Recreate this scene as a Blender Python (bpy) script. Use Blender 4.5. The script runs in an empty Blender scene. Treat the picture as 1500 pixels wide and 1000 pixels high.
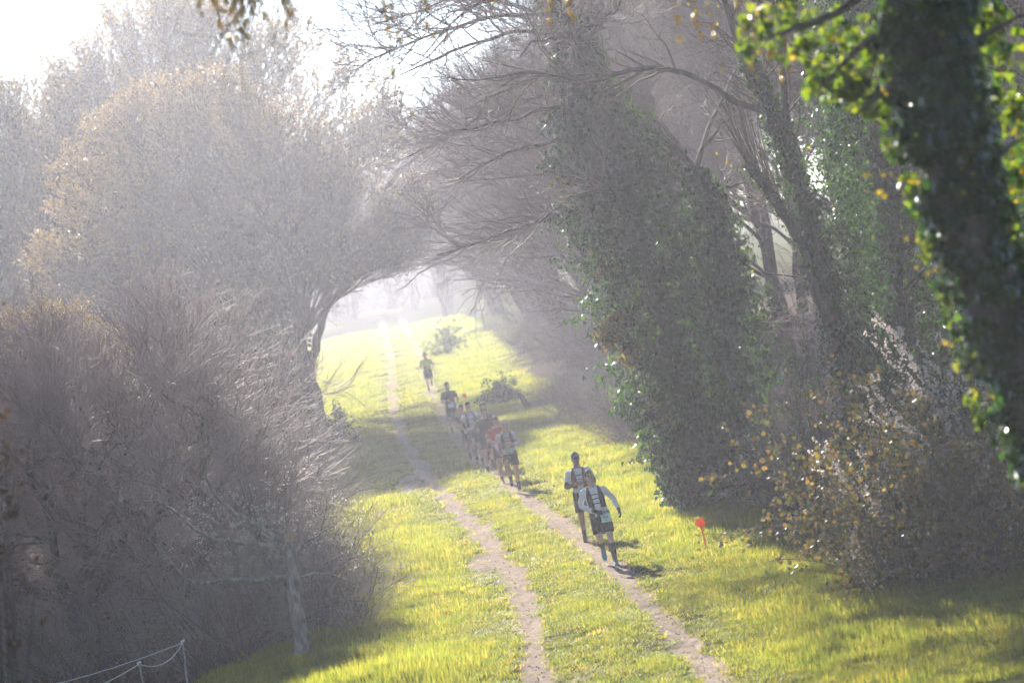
import bpy, math
import numpy as np
from mathutils import Matrix, Vector

scene = bpy.context.scene
COL = scene.collection

# ------------------------------------------------------------------ camera
FPX, ROLL, CAMH, VH = 5625.0, math.radians(11), 6.1, 477.0
_c, _s = math.cos(ROLL), math.sin(ROLL)
PITCH = math.atan((_s * 750 + _c * 500 - VH) / FPX)
cam_data = bpy.data.cameras.new('camera')
cam = bpy.data.objects.new('camera', cam_data)
COL.objects.link(cam)
cam_data.sensor_width = 36.0
cam_data.lens = 135.0
cam_data.clip_start = 0.5
cam_data.clip_end = 3000
cam_data.dof.use_dof = True
cam_data.dof.focus_distance = 72.0
cam_data.dof.aperture_fstop = 2.4
cam.matrix_world = (Matrix.Translation((0, 0, CAMH)) @ Matrix.Rotation(math.pi / 2 - PITCH, 4, 'X')
                    @ Matrix.Rotation(-ROLL, 4, 'Z'))
scene.camera = cam

# ------------------------------------------------------------------ sky, sun, exposure
SUN_EL, SUN_AZ = math.radians(20.5), math.radians(-10)     # azimuth from +Y towards +X
world = bpy.data.worlds.new('World')
scene.world = world
world.use_nodes = True
wn = world.node_tree.nodes
bg = wn['Background']
sky = wn.new('ShaderNodeTexSky')
sky.sky_type = 'NISHITA'
sky.sun_disc = False
sky.sun_elevation = SUN_EL
sky.sun_rotation = SUN_AZ
sky.dust_density = 0.0
sky.air_density = 0.6
world.node_tree.links.new(sky.outputs[0], bg.inputs[0])
bg.inputs[1].default_value = 0.065
sl = bpy.data.lights.new('sun', 'SUN')
sl.energy = 5.0
sl.angle = math.radians(0.6)
sl.color = (1.0, 0.94, 0.83)
sun = bpy.data.objects.new('sun', sl)
COL.objects.link(sun)
sdir = Vector((math.sin(SUN_AZ) * math.cos(SUN_EL), math.cos(SUN_AZ) * math.cos(SUN_EL), math.sin(SUN_EL)))
sun.rotation_euler = sdir.to_track_quat('Z', 'Y').to_euler()
sun.location = (0, 0, 60)
vs = scene.view_settings
vs.view_transform = 'Standard'
vs.look = 'None'
vs.exposure = 1.85
vs.gamma = 1.0
vs.use_curve_mapping = False
HAZE_DENSITY, HAZE_G, HAZE_COL = 0.00043, 0.68, (0.85, 0.86, 1.0)

cy = scene.cycles
cy.max_bounces = 5
cy.diffuse_bounces = 2
cy.glossy_bounces = 1
cy.transmission_bounces = 3
cy.volume_bounces = 1
cy.transparent_max_bounces = 4
cy.sample_clamp_indirect = 4.0
cy.sample_clamp_direct = 12.0
cy.use_denoising = True
cy.denoiser = 'OPENIMAGEDENOISE'
cy.caustics_reflective = False
cy.caustics_refractive = False

# ------------------------------------------------------------------ helpers
def ray(x, y):
    dx, dy = x - 750.0, y - 500.0
    u, v = _c * dx - _s * dy, _s * dx + _c * dy
    cp, sp = math.cos(-PITCH), math.sin(-PITCH)
    return np.array([u, FPX * cp + v * sp, FPX * sp - v * cp])

def atd(x, y, Y):
    """point seen at pixel x, y at distance Y along the track"""
    d = ray(x, y)
    return d * (Y / d[1]) + np.array([0, 0, CAMH])

def flat(x, y, z=0.0):
    d = ray(x, y)
    return d * ((z - CAMH) / d[2]) + np.array([0, 0, CAMH])

def smooth(a, b, x):
    t = np.clip((x - a) / (b - a), 0, 1)
    return t * t * (3 - 2 * t)

_rn = np.random.default_rng(5).random((256, 256))
def vnoise(x, y):
    x = np.asarray(x, float); y = np.asarray(y, float)
    xi, yi = np.floor(x).astype(int), np.floor(y).astype(int)
    fx, fy = x - xi, y - yi
    fx, fy = fx * fx * (3 - 2 * fx), fy * fy * (3 - 2 * fy)
    g = lambda i, j: _rn[i % 256, j % 256]
    return ((g(xi, yi) * (1 - fx) + g(xi + 1, yi) * fx) * (1 - fy)
            + (g(xi, yi + 1) * (1 - fx) + g(xi + 1, yi + 1) * fx) * fy) * 2 - 1

# track lines, from the photograph's pixels to the ground plane
def _line(pts, tail):
    w = np.array([flat(*p)[:2] for p in pts] + tail)
    return lambda y: np.interp(y, w[:, 1], w[:, 0])
rut_a = _line([(790, 1000), (770, 880), (745, 830), (680, 755), (620, 690), (590, 640), (575, 590), (575, 555)], [[-7.6, 240], [-13, 400], [-20, 700]])
rut_b = _line([(1060, 1000), (960, 900), (905, 835), (830, 775), (757, 715), (700, 670), (668, 637), (632, 575)], [[-5.9, 240], [-11, 400], [-18, 700]])
edge_l = _line([(430, 1000), (560, 870), (520, 700), (495, 620), (490, 560)], [[-18, 400], [-28, 700]])
edge_r = _line([(1500, 880), (1230, 790), (1030, 740), (960, 690), (850, 640), (800, 600), (760, 570), (700, 520)], [[-5.5, 330], [-14, 700]])

def terrain(x, y):
    x = np.asarray(x, float); y = np.asarray(y, float)
    z = 0.05 * vnoise(x * 0.35, y * 0.22) + 0.03 * vnoise(x * 0.9 + 7, y * 0.7)
    z += 0.9 * smooth(0.2, 6.0, x - edge_r(y)) + 1.5 * smooth(5, 40, x - edge_r(y))
    z -= 0.7 * smooth(-0.5, 6.0, edge_l(y) - x)
    d = np.minimum(np.abs(x - rut_a(y)), np.abs(x - rut_b(y)))
    z -= 0.06 * (1 - smooth(0.1, 0.42, d))
    z += 0.34 * np.exp(-((x + 2.9) / 1.5) ** 2 - ((y - 54.0) / 2.2) ** 2)        # grassy hump beside the track
    z += 0.16 * np.exp(-((x - 0.6) / 1.2) ** 2 - ((y - 56.0) / 3.0) ** 2)
    z += 0.0 * y
    return z

def ground(px, py):
    p = flat(px, py)
    for _ in range(12):
        p = flat(px, py, float(terrain(p[0], p[1])))
    return p

def on_ground(x, y, dz=0.0):
    return np.array([x, y, float(terrain(x, y)) + dz])

# ---- meshes
class MB:
    """collects vertices and faces, links them as one mesh object"""
    def __init__(self):
        self.V, self.L, self.S, self.M, self.A, self.n = [], [], [], [], [], 0
    def add(self, v, f, mat=0, attr=None):
        v = np.asarray(v, np.float32).reshape(-1, 3); f = np.asarray(f, np.int64)
        if len(v) == 0 or len(f) == 0: return self
        self.V.append(v); self.L.append((f + self.n).ravel())
        self.S.append(np.full(len(f), f.shape[1])); self.M.append(np.full(len(f), mat))
        self.A.append(np.zeros(len(v), np.float32) if attr is None else np.asarray(attr, np.float32).ravel())
        self.n += len(v)
        return self
    def mesh(self, name, mats, smooth_=True, attr=None):
        V, L, S, M = map(np.concatenate, (self.V, self.L, self.S, self.M))
        me = bpy.data.meshes.new(name)
        me.vertices.add(len(V)); me.vertices.foreach_set('co', V.ravel())
        me.loops.add(len(L)); me.loops.foreach_set('vertex_index', L.astype(np.int32))
        me.polygons.add(len(S))
        me.polygons.foreach_set('loop_start', np.concatenate([[0], np.cumsum(S)[:-1]]).astype(np.int32))
        me.polygons.foreach_set('loop_total', S.astype(np.int32))
        me.polygons.foreach_set('material_index', M.astype(np.int32))
        me.polygons.foreach_set('use_smooth', np.full(len(S), smooth_))
        for m in (mats if isinstance(mats, (list, tuple)) else [mats]): me.materials.append(m)
        if attr:
            a = me.attributes.new(attr, 'FLOAT', 'POINT'); a.data.foreach_set('value', np.concatenate(self.A))
        me.update(calc_edges=True); me.validate()
        return me
    def build(self, name, mats, parent=None, smooth_=True, attr=None):
        return link(name, self.mesh(name, mats, smooth_, attr), parent)

def link(name, data, parent=None):
    o = bpy.data.objects.new(name, data); COL.objects.link(o)
    if parent is not None: o.parent = parent
    return o

def tag(o, label=None, cat=None, group=None, kind=None):
    for k, v in (('label', label), ('category', cat), ('group', group), ('kind', kind)):
        if v: o[k] = v
    return o

def thing(name, loc, label, cat, group=None, rz=0.0, scale=1.0):
    o = bpy.data.objects.new(name, None); COL.objects.link(o)
    o.location = [float(q) for q in loc]; o.rotation_euler = (0, 0, rz); o.scale = (scale,) * 3 if np.isscalar(scale) else scale
    o.empty_display_size = 0.3
    return tag(o, label, cat, group)

def copy_tree(o, parent=None):
    c = o.copy(); COL.objects.link(c); c.parent = parent
    for ch in list(o.children): copy_tree(ch, c)
    return c

def place_copy(o, loc, rz, scale, label, group):
    c = copy_tree(o)
    c.location = [float(q) for q in loc]; c.rotation_euler = (0, 0, rz)
    c.scale = (scale,) * 3 if np.isscalar(scale) else scale
    c['label'] = label; c['group'] = group
    return c

def nrm(a):
    return a / np.maximum(np.linalg.norm(a, axis=-1, keepdims=True), 1e-9)

def tubes(P, R, sides):
    """P (n,k,3) centre lines, R (n,k) radii -> vertices, quads (open tubes)"""
    n, k, _ = P.shape
    T = np.empty_like(P); T[:, 1:-1] = P[:, 2:] - P[:, :-2]; T[:, 0] = P[:, 1] - P[:, 0]; T[:, -1] = P[:, -1] - P[:, -2]
    T = nrm(T)
    ref = np.where(np.abs(T[:, :1, 2:3]) > 0.9, np.array([1.0, 0.2, 0]), np.array([0.1, 0, 1.0]))
    A = nrm(np.cross(T, np.broadcast_to(ref, T.shape))); B = np.cross(T, A)
    th = np.arange(sides) * 2 * math.pi / sides
    V = P[:, :, None] + R[:, :, None, None] * (np.cos(th)[:, None] * A[:, :, None] + np.sin(th)[:, None] * B[:, :, None])
    idx = np.arange(n * k * sides).reshape(n, k, sides)
    a, b = idx[:, :-1], idx[:, 1:]
    F = np.stack([a, np.roll(a, -1, 2), np.roll(b, -1, 2), b], -1).reshape(-1, 4)
    return V.reshape(-1, 3), F

def tube1(pts, radii, sides=8, rng=None, jit=0.0, sub=4):
    """one smooth tube through pts (Catmull-Rom), closed by tapering ends"""
    P = np.asarray(pts, float); R = np.asarray(radii, float)
    Q = np.concatenate([[2 * P[0] - P[1]], P, [2 * P[-1] - P[-2]]])
    out, rr = [], []
    for i in range(len(P) - 1):
        for t in np.arange(sub) / sub:
            p0, p1, p2, p3 = Q[i:i + 4]
            out.append(0.5 * (2 * p1 + (p2 - p0) * t + (2 * p0 - 5 * p1 + 4 * p2 - p3) * t * t + (3 * p1 - p0 - 3 * p2 + p3) * t ** 3))
            rr.append(R[i] * (1 - t) + R[i + 1] * t)
    out.append(P[-1]); rr.append(R[-1])
    out = np.array(out); rr = np.array(rr)
    if rng is not None and jit: out[1:-1] += rng.normal(0, jit, out[1:-1].shape)
    return out[None], rr[None]

def add_tube(mb, pts, radii, sides=8, mat=0, rng=None, jit=0.0, sub=4, lump=0.0):
    P, R = tube1(pts, radii, sides, rng, jit, sub)
    v, f = tubes(P, R, sides)
    if lump and rng is not None:
        c = np.repeat(P[0], sides, 0); v = c + (v - c) * (1 + rng.normal(0, lump, (len(v), 1)))
    mb.add(v, f, mat)
    return P, R

def branches(rng, P, R, n, t0, t1, L0, L1, k=4, spread=0.9, up=0.2, center=None, out=0.0, jit=0.15, bend=0.0,
             rfrac=0.6, rmax=0.05, rmin=0.004, env=None):
    """n side branches growing from the centre lines P"""
    m, K, _ = P.shape
    ln = np.linalg.norm(np.diff(P, axis=1), axis=2).sum(1)
    i = rng.choice(m, n, p=ln / ln.sum())
    f = rng.uniform(t0, t1, n) * (K - 1) * 0.9999
    j = f.astype(int); w = (f - j)[:, None]
    base = P[i, j] * (1 - w) + P[i, j + 1] * w
    tan = nrm(P[i, j + 1] - P[i, j])
    pr = R[i, j] * (1 - w[:, 0]) + R[i, j + 1] * w[:, 0]
    rv = rng.normal(size=(n, 3)); rv -= (rv * tan).sum(1, keepdims=True) * tan; rv = nrm(rv)
    d = tan + rv * (spread * rng.uniform(0.6, 1.4, (n, 1))) + np.array([0, 0, up])
    if center is not None: d += out * nrm(base - center)
    d = nrm(d)
    L = rng.uniform(L0, L1, (n, 1))
    Q = np.empty((n, k, 3)); Q[:, 0] = base
    for q in range(1, k):
        d = nrm(d + rng.normal(0, jit, (n, 3)) + np.array([0, 0, bend]))
        Q[:, q] = Q[:, q - 1] + d * L / (k - 1)
    r0 = np.minimum(pr * rfrac, rmax); r0 = np.maximum(r0, rmin * 1.2)
    RR = r0[:, None] + (rmin - r0)[:, None] * np.linspace(0, 1, k)[None]
    if env is not None:
        ok = env(Q[:, -1]); Q, RR = Q[ok], RR[ok]
    return Q, RR

def along(rng, P, n, t0=0.2, t1=1.0):
    m, K, _ = P.shape
    i = rng.integers(0, m, n); f = rng.uniform(t0, t1, n) * (K - 1) * 0.9999
    j = f.astype(int); w = (f - j)[:, None]
    return P[i, j] * (1 - w) + P[i, j + 1] * w, nrm(P[i, j + 1] - P[i, j])

LEAF = (np.array([[0, 0, 0], [-.5, .3, .08], [-.32, .75, .05], [0, 1.0, -.1], [.32, .75, .05], [.5, .3, .08]]),
        np.array([[0, 1, 2], [0, 2, 3], [0, 3, 4], [0, 4, 5]]))
IVY = (np.array([[0, 0, 0], [-.55, -.05, .05], [-.42, .35, .1], [0, 1.0, -.15], [.42, .35, .1], [.55, -.05, .05]]),
       np.array([[0, 1, 2], [0, 2, 3], [0, 3, 4], [0, 4, 5]]))
SLIM = (np.array([[0, 0, 0], [-.3, .45, .06], [0, 1, 0], [.3, .45, .06]]), np.array([[0, 1, 2], [0, 2, 3]]))
BUD = (np.array([[0, 0, 0], [.3, .4, 0], [-.15, .4, .26], [-.15, .4, -.26], [0, 1, 0]]),
       np.array([[0, 2, 1], [0, 3, 2], [0, 1, 3], [4, 1, 2], [4, 2, 3], [4, 3, 1]]))
BUD4 = (np.array([[.3, 0, 0], [-.15, .05, .26], [-.15, .05, -.26], [0, 1, 0]]), np.array([[0, 2, 1], [0, 1, 3], [1, 2, 3], [2, 0, 3]]))
PETALS = (np.array([[0, 0, 0], [-.5, .15, .2], [-.3, .6, .35], [.3, .6, .35], [.5, .15, .2], [-.4, -.4, .25], [.4, -.4, .25]]),
          np.array([[0, 1, 2], [0, 3, 4], [0, 5, 6], [0, 2, 3]]))

def scatter(mb, tmpl, pos, direc, size, rng, mat=0, normal=None, val=None):
    tv, tf = tmpl; n = len(pos)
    if n == 0: return
    y = nrm(direc)
    z = nrm(rng.normal(size=(n, 3))) if normal is None else nrm(normal)
    x = nrm(np.cross(y, z)); z = np.cross(x, y)
    size = np.broadcast_to(np.asarray(size, float), (n,))
    V = pos[:, None] + size[:, None, None] * (tv[None, :, 0:1] * x[:, None] + tv[None, :, 1:2] * y[:, None] + tv[None, :, 2:3] * z[:, None])
    F = tf[None] + (np.arange(n) * len(tv))[:, None, None]
    val = rng.random(n) if val is None else val
    mb.add(V.reshape(-1, 3), F.reshape(-1, tf.shape[1]), mat, np.repeat(val, len(tv)))

# ---- materials
def nodes_of(name):
    m = bpy.data.materials.new(name); m.use_nodes = True
    nt = m.node_tree
    for n in list(nt.nodes): nt.nodes.remove(n)
    out = nt.nodes.new('ShaderNodeOutputMaterial')
    return m, nt, out

def ramp(nt, stops):
    r = nt.nodes.new('ShaderNodeValToRGB')
    e = r.color_ramp.elements
    while len(e) < len(stops): e.new(0.5)
    for q, (p, c) in zip(e, stops): q.position = p; q.color = (*c, 1)
    return r

def mat_plain(name, cols, scale=8.0, rough=0.8, bump=0.0, detail=4.0, spec=0.3, stretch=(1, 1, 1), metal=0.0):
    """noise-varied principled surface, cols = list of colours"""
    m, nt, out = nodes_of(name); N, K = nt.nodes, nt.links
    tc = N.new('ShaderNodeTexCoord'); mp = N.new('ShaderNodeMapping'); mp.inputs['Scale'].default_value = stretch
    nz = N.new('ShaderNodeTexNoise'); nz.inputs['Scale'].default_value = scale; nz.inputs['Detail'].default_value = detail
    K.new(tc.outputs['Object'], mp.inputs[0]); K.new(mp.outputs[0], nz.inputs['Vector'])
    r = ramp(nt, [(0.3 + 0.4 * i / max(1, len(cols) - 1), c) for i, c in enumerate(cols)])
    K.new(nz.outputs[0], r.inputs[0])
    p = N.new('ShaderNodeBsdfPrincipled'); p.inputs['Roughness'].default_value = rough
    p.inputs['Specular IOR Level'].default_value = spec; p.inputs['Metallic'].default_value = metal
    K.new(r.outputs[0], p.inputs['Base Color'])
    if bump:
        b = N.new('ShaderNodeBump'); b.inputs['Strength'].default_value = bump; b.inputs['Distance'].default_value = 0.03
        K.new(nz.outputs[0], b.inputs['Height']); K.new(b.outputs[0], p.inputs['Normal'])
    K.new(p.outputs[0], out.inputs['Surface'])
    return m

def mat_leaf(name, stops, trans=0.5, tcol=(1.0, 1.0, 0.5), tgain=2.2, gloss=0.15, rough=0.35, use_obj=False):
    """thin leaf: diffuse + translucent, colour picked per leaf"""
    m, nt, out = nodes_of(name); N, K = nt.nodes, nt.links
    if use_obj:
        a = N.new('ShaderNodeObjectInfo'); fac = a.outputs['Random']
    else:
        a = N.new('ShaderNodeAttribute'); a.attribute_name = 'lv'; fac = a.outputs['Fac']
    r = ramp(nt, stops); K.new(fac, r.inputs[0])
    d = N.new('ShaderNodeBsdfDiffuse'); K.new(r.outputs[0], d.inputs[0])
    t = N.new('ShaderNodeBsdfTranslucent')
    mx = N.new('ShaderNodeMix'); mx.data_type = 'RGBA'; mx.blend_type = 'MULTIPLY'; mx.inputs[0].default_value = 1.0
    K.new(r.outputs[0], mx.inputs[6]); mx.inputs[7].default_value = (tcol[0] * tgain, tcol[1] * tgain, tcol[2] * tgain, 1)
    K.new(mx.outputs[2], t.inputs[0])
    ms = N.new('ShaderNodeMixShader'); ms.inputs[0].default_value = trans
    K.new(d.outputs[0], ms.inputs[1]); K.new(t.outputs[0], ms.inputs[2])
    g = N.new('ShaderNodeBsdfGlossy'); g.inputs['Roughness'].default_value = rough; g.inputs[0].default_value = (1, 1, 1, 1)
    lw = N.new('ShaderNodeFresnel'); lw.inputs[0].default_value = 1.35
    mm = N.new('ShaderNodeMath'); mm.operation = 'MULTIPLY'; mm.inputs[1].default_value = gloss * 4
    K.new(lw.outputs[0], mm.inputs[0])
    m2 = N.new('ShaderNodeMixShader'); K.new(mm.outputs[0], m2.inputs[0])
    K.new(ms.outputs[0], m2.inputs[1]); K.new(g.outputs[0], m2.inputs[2])
    K.new(m2.outputs[0], out.inputs['Surface'])
    return m

M = {}
M['bark_grey'] = mat_plain('bark_grey', [(.07, .055, .05), (.14, .115, .105), (.20, .17, .155)], 9, .9, .6, stretch=(1, 1, .25))
M['bark_dark'] = mat_plain('bark_dark', [(.035, .028, .024), (.075, .06, .05), (.11, .09, .08)], 9, .9, .6, stretch=(1, 1, .25))
M['bark_lichen'] = mat_plain('bark_lichen', [(.08, .065, .06), (.17, .145, .13), (.30, .28, .25)], 14, .9, .7, stretch=(1, 1, .4))
M['twig_mauve'] = mat_plain('twig_mauve', [(.16, .115, .115), (.27, .21, .21), (.36, .29, .28)], 1.2, .7, spec=.18)
M['twig_grey'] = mat_plain('twig_grey', [(.10, .085, .08), (.18, .155, .15)], 1.2, .8, spec=.15)
M['twig_brown'] = mat_plain('twig_brown', [(.09, .06, .045), (.17, .12, .09)], 1.2, .8, spec=.15)
M['dead_stem'] = mat_plain('dead_stem', [(.09, .065, .055), (.17, .125, .105)], 2.0, .7)
M['catkin'] = mat_leaf('catkin', [(0, (.36, .29, .14)), (.6, (.54, .44, .22)), (1, (.66, .55, .31))], .55, (1, .90, .58), 1.5, .03)
M['catkin_yellow'] = mat_leaf('catkin_yellow', [(0, (.42, .30, .06)), (1, (.60, .45, .10))], .45, (1, .9, .5), 1.3, .05)
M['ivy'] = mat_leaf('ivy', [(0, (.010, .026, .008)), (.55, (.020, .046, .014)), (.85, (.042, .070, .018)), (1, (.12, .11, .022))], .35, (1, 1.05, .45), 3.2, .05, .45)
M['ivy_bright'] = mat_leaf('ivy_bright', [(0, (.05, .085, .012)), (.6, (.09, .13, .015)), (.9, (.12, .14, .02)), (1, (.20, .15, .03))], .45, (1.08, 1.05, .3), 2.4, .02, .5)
M['leaf_mixed'] = mat_leaf('leaf_mixed', [(0, (.035, .055, .02)), (.4, (.08, .085, .025)), (.65, (.16, .11, .04)), (.85, (.20, .12, .05)), (1, (.26, .22, .05))], .45, (1, .92, .55), 1.7, .06, .5)
M['leaf_pale'] = mat_leaf('leaf_pale', [(0, (.09, .12, .07)), (1, (.16, .20, .11))], .45, (1, 1, .6), 1.8, .1)
M['leaf_brown'] = mat_leaf('leaf_brown', [(0, (.05, .03, .018)), (1, (.11, .068, .038))], .3, (1, .8, .55), 1.4, .05)
M['leaf_yellow'] = mat_leaf('leaf_yellow', [(0, (.16, .13, .015)), (1, (.32, .24, .02))], .5, (1, .92, .3), 2.2, .03)
M['blossom'] = mat_leaf('blossom', [(0, (.66, .56, .53)), (1, (.82, .76, .72))], .6, (1, .95, .9), 1.0, .03)
M['grass'] = mat_leaf('grass', [(0, (.050, .080, .016)), (.45, (.085, .110, .020)), (.85, (.125, .130, .030)), (1, (.18, .155, .055))], .6, (1.2, 1.03, .46), 3.3, .03, .5, use_obj=True)
M['litter'] = mat_leaf('litter', [(0, (.07, .05, .042)), (1, (.16, .12, .105))], .1, (1, .9, .8), 1.0, .02)

# ------------------------------------------------------------------ ground, one sheet to the far end of the haze
def dirt_mask(x, y):
    d = np.minimum(np.abs(x - rut_a(y)), np.abs(x - rut_b(y)))
    n = vnoise(x * 1.6, y * 0.8) * 0.07 + vnoise(x * 4.5, y * 3.0) * 0.05
    w = 0.235 + 0.05 * vnoise(y * 0.12, 3.3)
    m = 1 - smooth(w * 0.5, w * 1.5, d + n)
    # bare scrapes beside the ruts
    for (bx, by, rx, ry) in ((-1.35, 73.5, .45, 3.0), (-1.3, 82, .3, 2.5), (-3.4, 103, .5, 5)):
        m = np.maximum(m, 0.6 * (1 - smooth(.3, 1.1, ((x - bx) / rx) ** 2 + ((y - by) / ry) ** 2 + n * 2)))
    return m

def litter_mask(x, y):
    a = smooth(0.1, 1.0, x - edge_r(y) + 0.5 * vnoise(x * .8, y * .4)) * smooth(58, 62, y)
    b = smooth(0.6, 2.0, edge_l(y) - x + 0.5 * vnoise(x * .8, y * .4)) * smooth(61, 66, y + 0.8 * (x + 5))
    return np.maximum(a, b) * (1 - smooth(170, 240, y))

gx = np.concatenate([-np.geomspace(13, 240, 14)[::-1], np.arange(-12.5, 9.01, 0.16), np.geomspace(9.6, 240, 14)])
gy = np.concatenate([np.linspace(-35, 40, 10)[:-1], np.arange(40, 120, 0.3), np.arange(120, 240, 1.0), np.geomspace(241, 690, 30)])
GX, GY = np.meshgrid(gx, gy)
mb = MB()
idx = np.arange(GX.size).reshape(GX.shape)
F = np.stack([idx[:-1, :-1], idx[:-1, 1:], idx[1:, 1:], idx[1:, :-1]], -1).reshape(-1, 4)
mb.add(np.stack([GX, GY, terrain(GX, GY)], -1), F, 0, dirt_mask(GX, GY))
m, nt, out = nodes_of('meadow_ground'); N, K = nt.nodes, nt.links
tc = N.new('ShaderNodeTexCoord')
n1 = N.new('ShaderNodeTexNoise'); n1.inputs['Scale'].default_value = 0.8; n1.inputs['Detail'].default_value = 8
n2 = N.new('ShaderNodeTexNoise'); n2.inputs['Scale'].default_value = 9; n2.inputs['Detail'].default_value = 8; n2.inputs['Roughness'].default_value = .7
vo = N.new('ShaderNodeTexVoronoi'); vo.inputs['Scale'].default_value = 22
for q in (n1, n2, vo): K.new(tc.outputs['Object'], q.inputs['Vector'])
gr = ramp(nt, [(.3, (.045, .06, .016)), (.5, (.08, .085, .028)), (.7, (.13, .11, .05))]); K.new(n2.outputs[0], gr.inputs[0])
dr = ramp(nt, [(.28, (.19, .145, .115)), (.5, (.38, .30, .25)), (.72, (.52, .44, .38))]); K.new(n2.outputs[0], dr.inputs[0])
st = ramp(nt, [(.0, (1.35, 1.3, 1.3)), (.25, (1, 1, 1)), (.6, (.8, .8, .8))]); K.new(vo.outputs['Distance'], st.inputs[0])
dm = N.new('ShaderNodeMix'); dm.data_type = 'RGBA'; dm.blend_type = 'MULTIPLY'; dm.inputs[0].default_value = .7
K.new(dr.outputs[0], dm.inputs[6]); K.new(st.outputs[0], dm.inputs[7])
at_ = N.new('ShaderNodeAttribute'); at_.attribute_name = 'dirt'
ad = N.new('ShaderNodeMath'); ad.operation = 'ADD'
sb = N.new('ShaderNodeMath'); sb.operation = 'MULTIPLY_ADD'; sb.inputs[1].default_value = .9; sb.inputs[2].default_value = -.45
K.new(n2.outputs[0], sb.inputs[0]); K.new(sb.outputs[0], ad.inputs[0]); K.new(at_.outputs['Fac'], ad.inputs[1])
rm = N.new('ShaderNodeMapRange'); rm.inputs[1].default_value = .3; rm.inputs[2].default_value = .6; K.new(ad.outputs[0], rm.inputs[0])
cm = N.new('ShaderNodeMix'); cm.data_type = 'RGBA'
K.new(rm.outputs[0], cm.inputs[0]); K.new(gr.outputs[0], cm.inputs[6]); K.new(dm.outputs[2], cm.inputs[7])
at2 = N.new('ShaderNodeAttribute'); at2.attribute_name = 'litter'
lr = ramp(nt, [(.3, (.06, .045, .038)), (.55, (.13, .10, .085)), (.75, (.20, .16, .14))]); K.new(n2.outputs[0], lr.inputs[0])
cm2 = N.new('ShaderNodeMix'); cm2.data_type = 'RGBA'
K.new(at2.outputs['Fac'], cm2.inputs[0]); K.new(cm.outputs[2], cm2.inputs[6]); K.new(lr.outputs[0], cm2.inputs[7])
p = N.new('ShaderNodeBsdfPrincipled'); p.inputs['Roughness'].default_value = .9; p.inputs['Specular IOR Level'].default_value = .0
K.new(cm2.outputs[2], p.inputs['Base Color'])
b = N.new('ShaderNodeBump'); b.inputs['Strength'].default_value = .8; b.inputs['Distance'].default_value = .04
K.new(n2.outputs[0], b.inputs['Height']); K.new(b.outputs[0], p.inputs['Normal'])
K.new(p.outputs[0], out.inputs['Surface'])
M['ground'] = m
g = mb.build('ground', m, attr='dirt')
a = g.data.attributes.new('litter', 'FLOAT', 'POINT'); a.data.foreach_set('value', litter_mask(GX, GY).astype(np.float32).ravel())
tag(g, 'grassy rail-trail floor with two worn dirt ruts', 'ground', kind='structure')

# ------------------------------------------------------------------ haze: one closed box of even density
hb = MB()
x0, x1, y0, y1, z0, z1 = -250, 250, -45, 700, -3.0, 28.5
hv = [(x, y, z) for z in (z0, z1) for y in (y0, y1) for x in (x0, x1)]
hb.add(hv, [(0, 2, 3, 1), (4, 5, 7, 6), (0, 1, 5, 4), (2, 6, 7, 3), (0, 4, 6, 2), (1, 3, 7, 5)])
m, nt, out = nodes_of('morning_haze')
pv = nt.nodes.new('ShaderNodeVolumePrincipled')
pv.inputs['Color'].default_value = (*HAZE_COL, 1)
pv.inputs['Density'].default_value = HAZE_DENSITY
pv.inputs['Anisotropy'].default_value = HAZE_G
nt.links.new(pv.outputs[0], out.inputs['Volume'])
tag(hb.build('haze', m, smooth_=False), 'pale morning haze hanging between the trees', 'haze', kind='stuff')

# ------------------------------------------------------------------ grass: tufts instanced on points
def tuft(rng, nb, rad, h0, h1, w, lean):
    t = MB()
    a = rng.uniform(0, 2 * math.pi, nb); r = rad * np.sqrt(rng.random(nb))
    base = np.stack([r * np.cos(a), r * np.sin(a), np.full(nb, -.01)], -1)
    yaw = rng.uniform(0, 2 * math.pi, nb); h = rng.uniform(h0, h1, nb); ln = rng.uniform(.1, lean, nb)
    side = np.stack([np.cos(yaw), np.sin(yaw), 0 * yaw], -1); fw = np.stack([-np.sin(yaw), np.cos(yaw), 0 * yaw], -1)
    up = np.array([0, 0, 1.0])
    p1 = base + up * (h * .55)[:, None] + fw * (h * ln * .35)[:, None]
    p2 = base + up * (h * (1 - .25 * ln))[:, None] + fw * (h * ln)[:, None]
    ww = (w * rng.uniform(.7, 1.3, nb))[:, None]
    V = np.stack([base - side * ww, base + side * ww, p1 - side * ww * .8, p1 + side * ww * .8, p2], 1)
    i = (np.arange(nb) * 5)[:, None]
    t.add(V.reshape(-1, 3), np.concatenate([i + [0, 1, 3], i + [0, 3, 2], i + [2, 3, 4]]))
    return t
tufts = bpy.data.collections.new('grass_tufts')
rng = np.random.default_rng(11)
for i in range(8):
    me = tuft(rng, 34, .17, .05, .15, .0045, 1.0).mesh('grass_tuft', M['grass'])
    tufts.objects.link(bpy.data.objects.new('grass_tuft', me))

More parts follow.
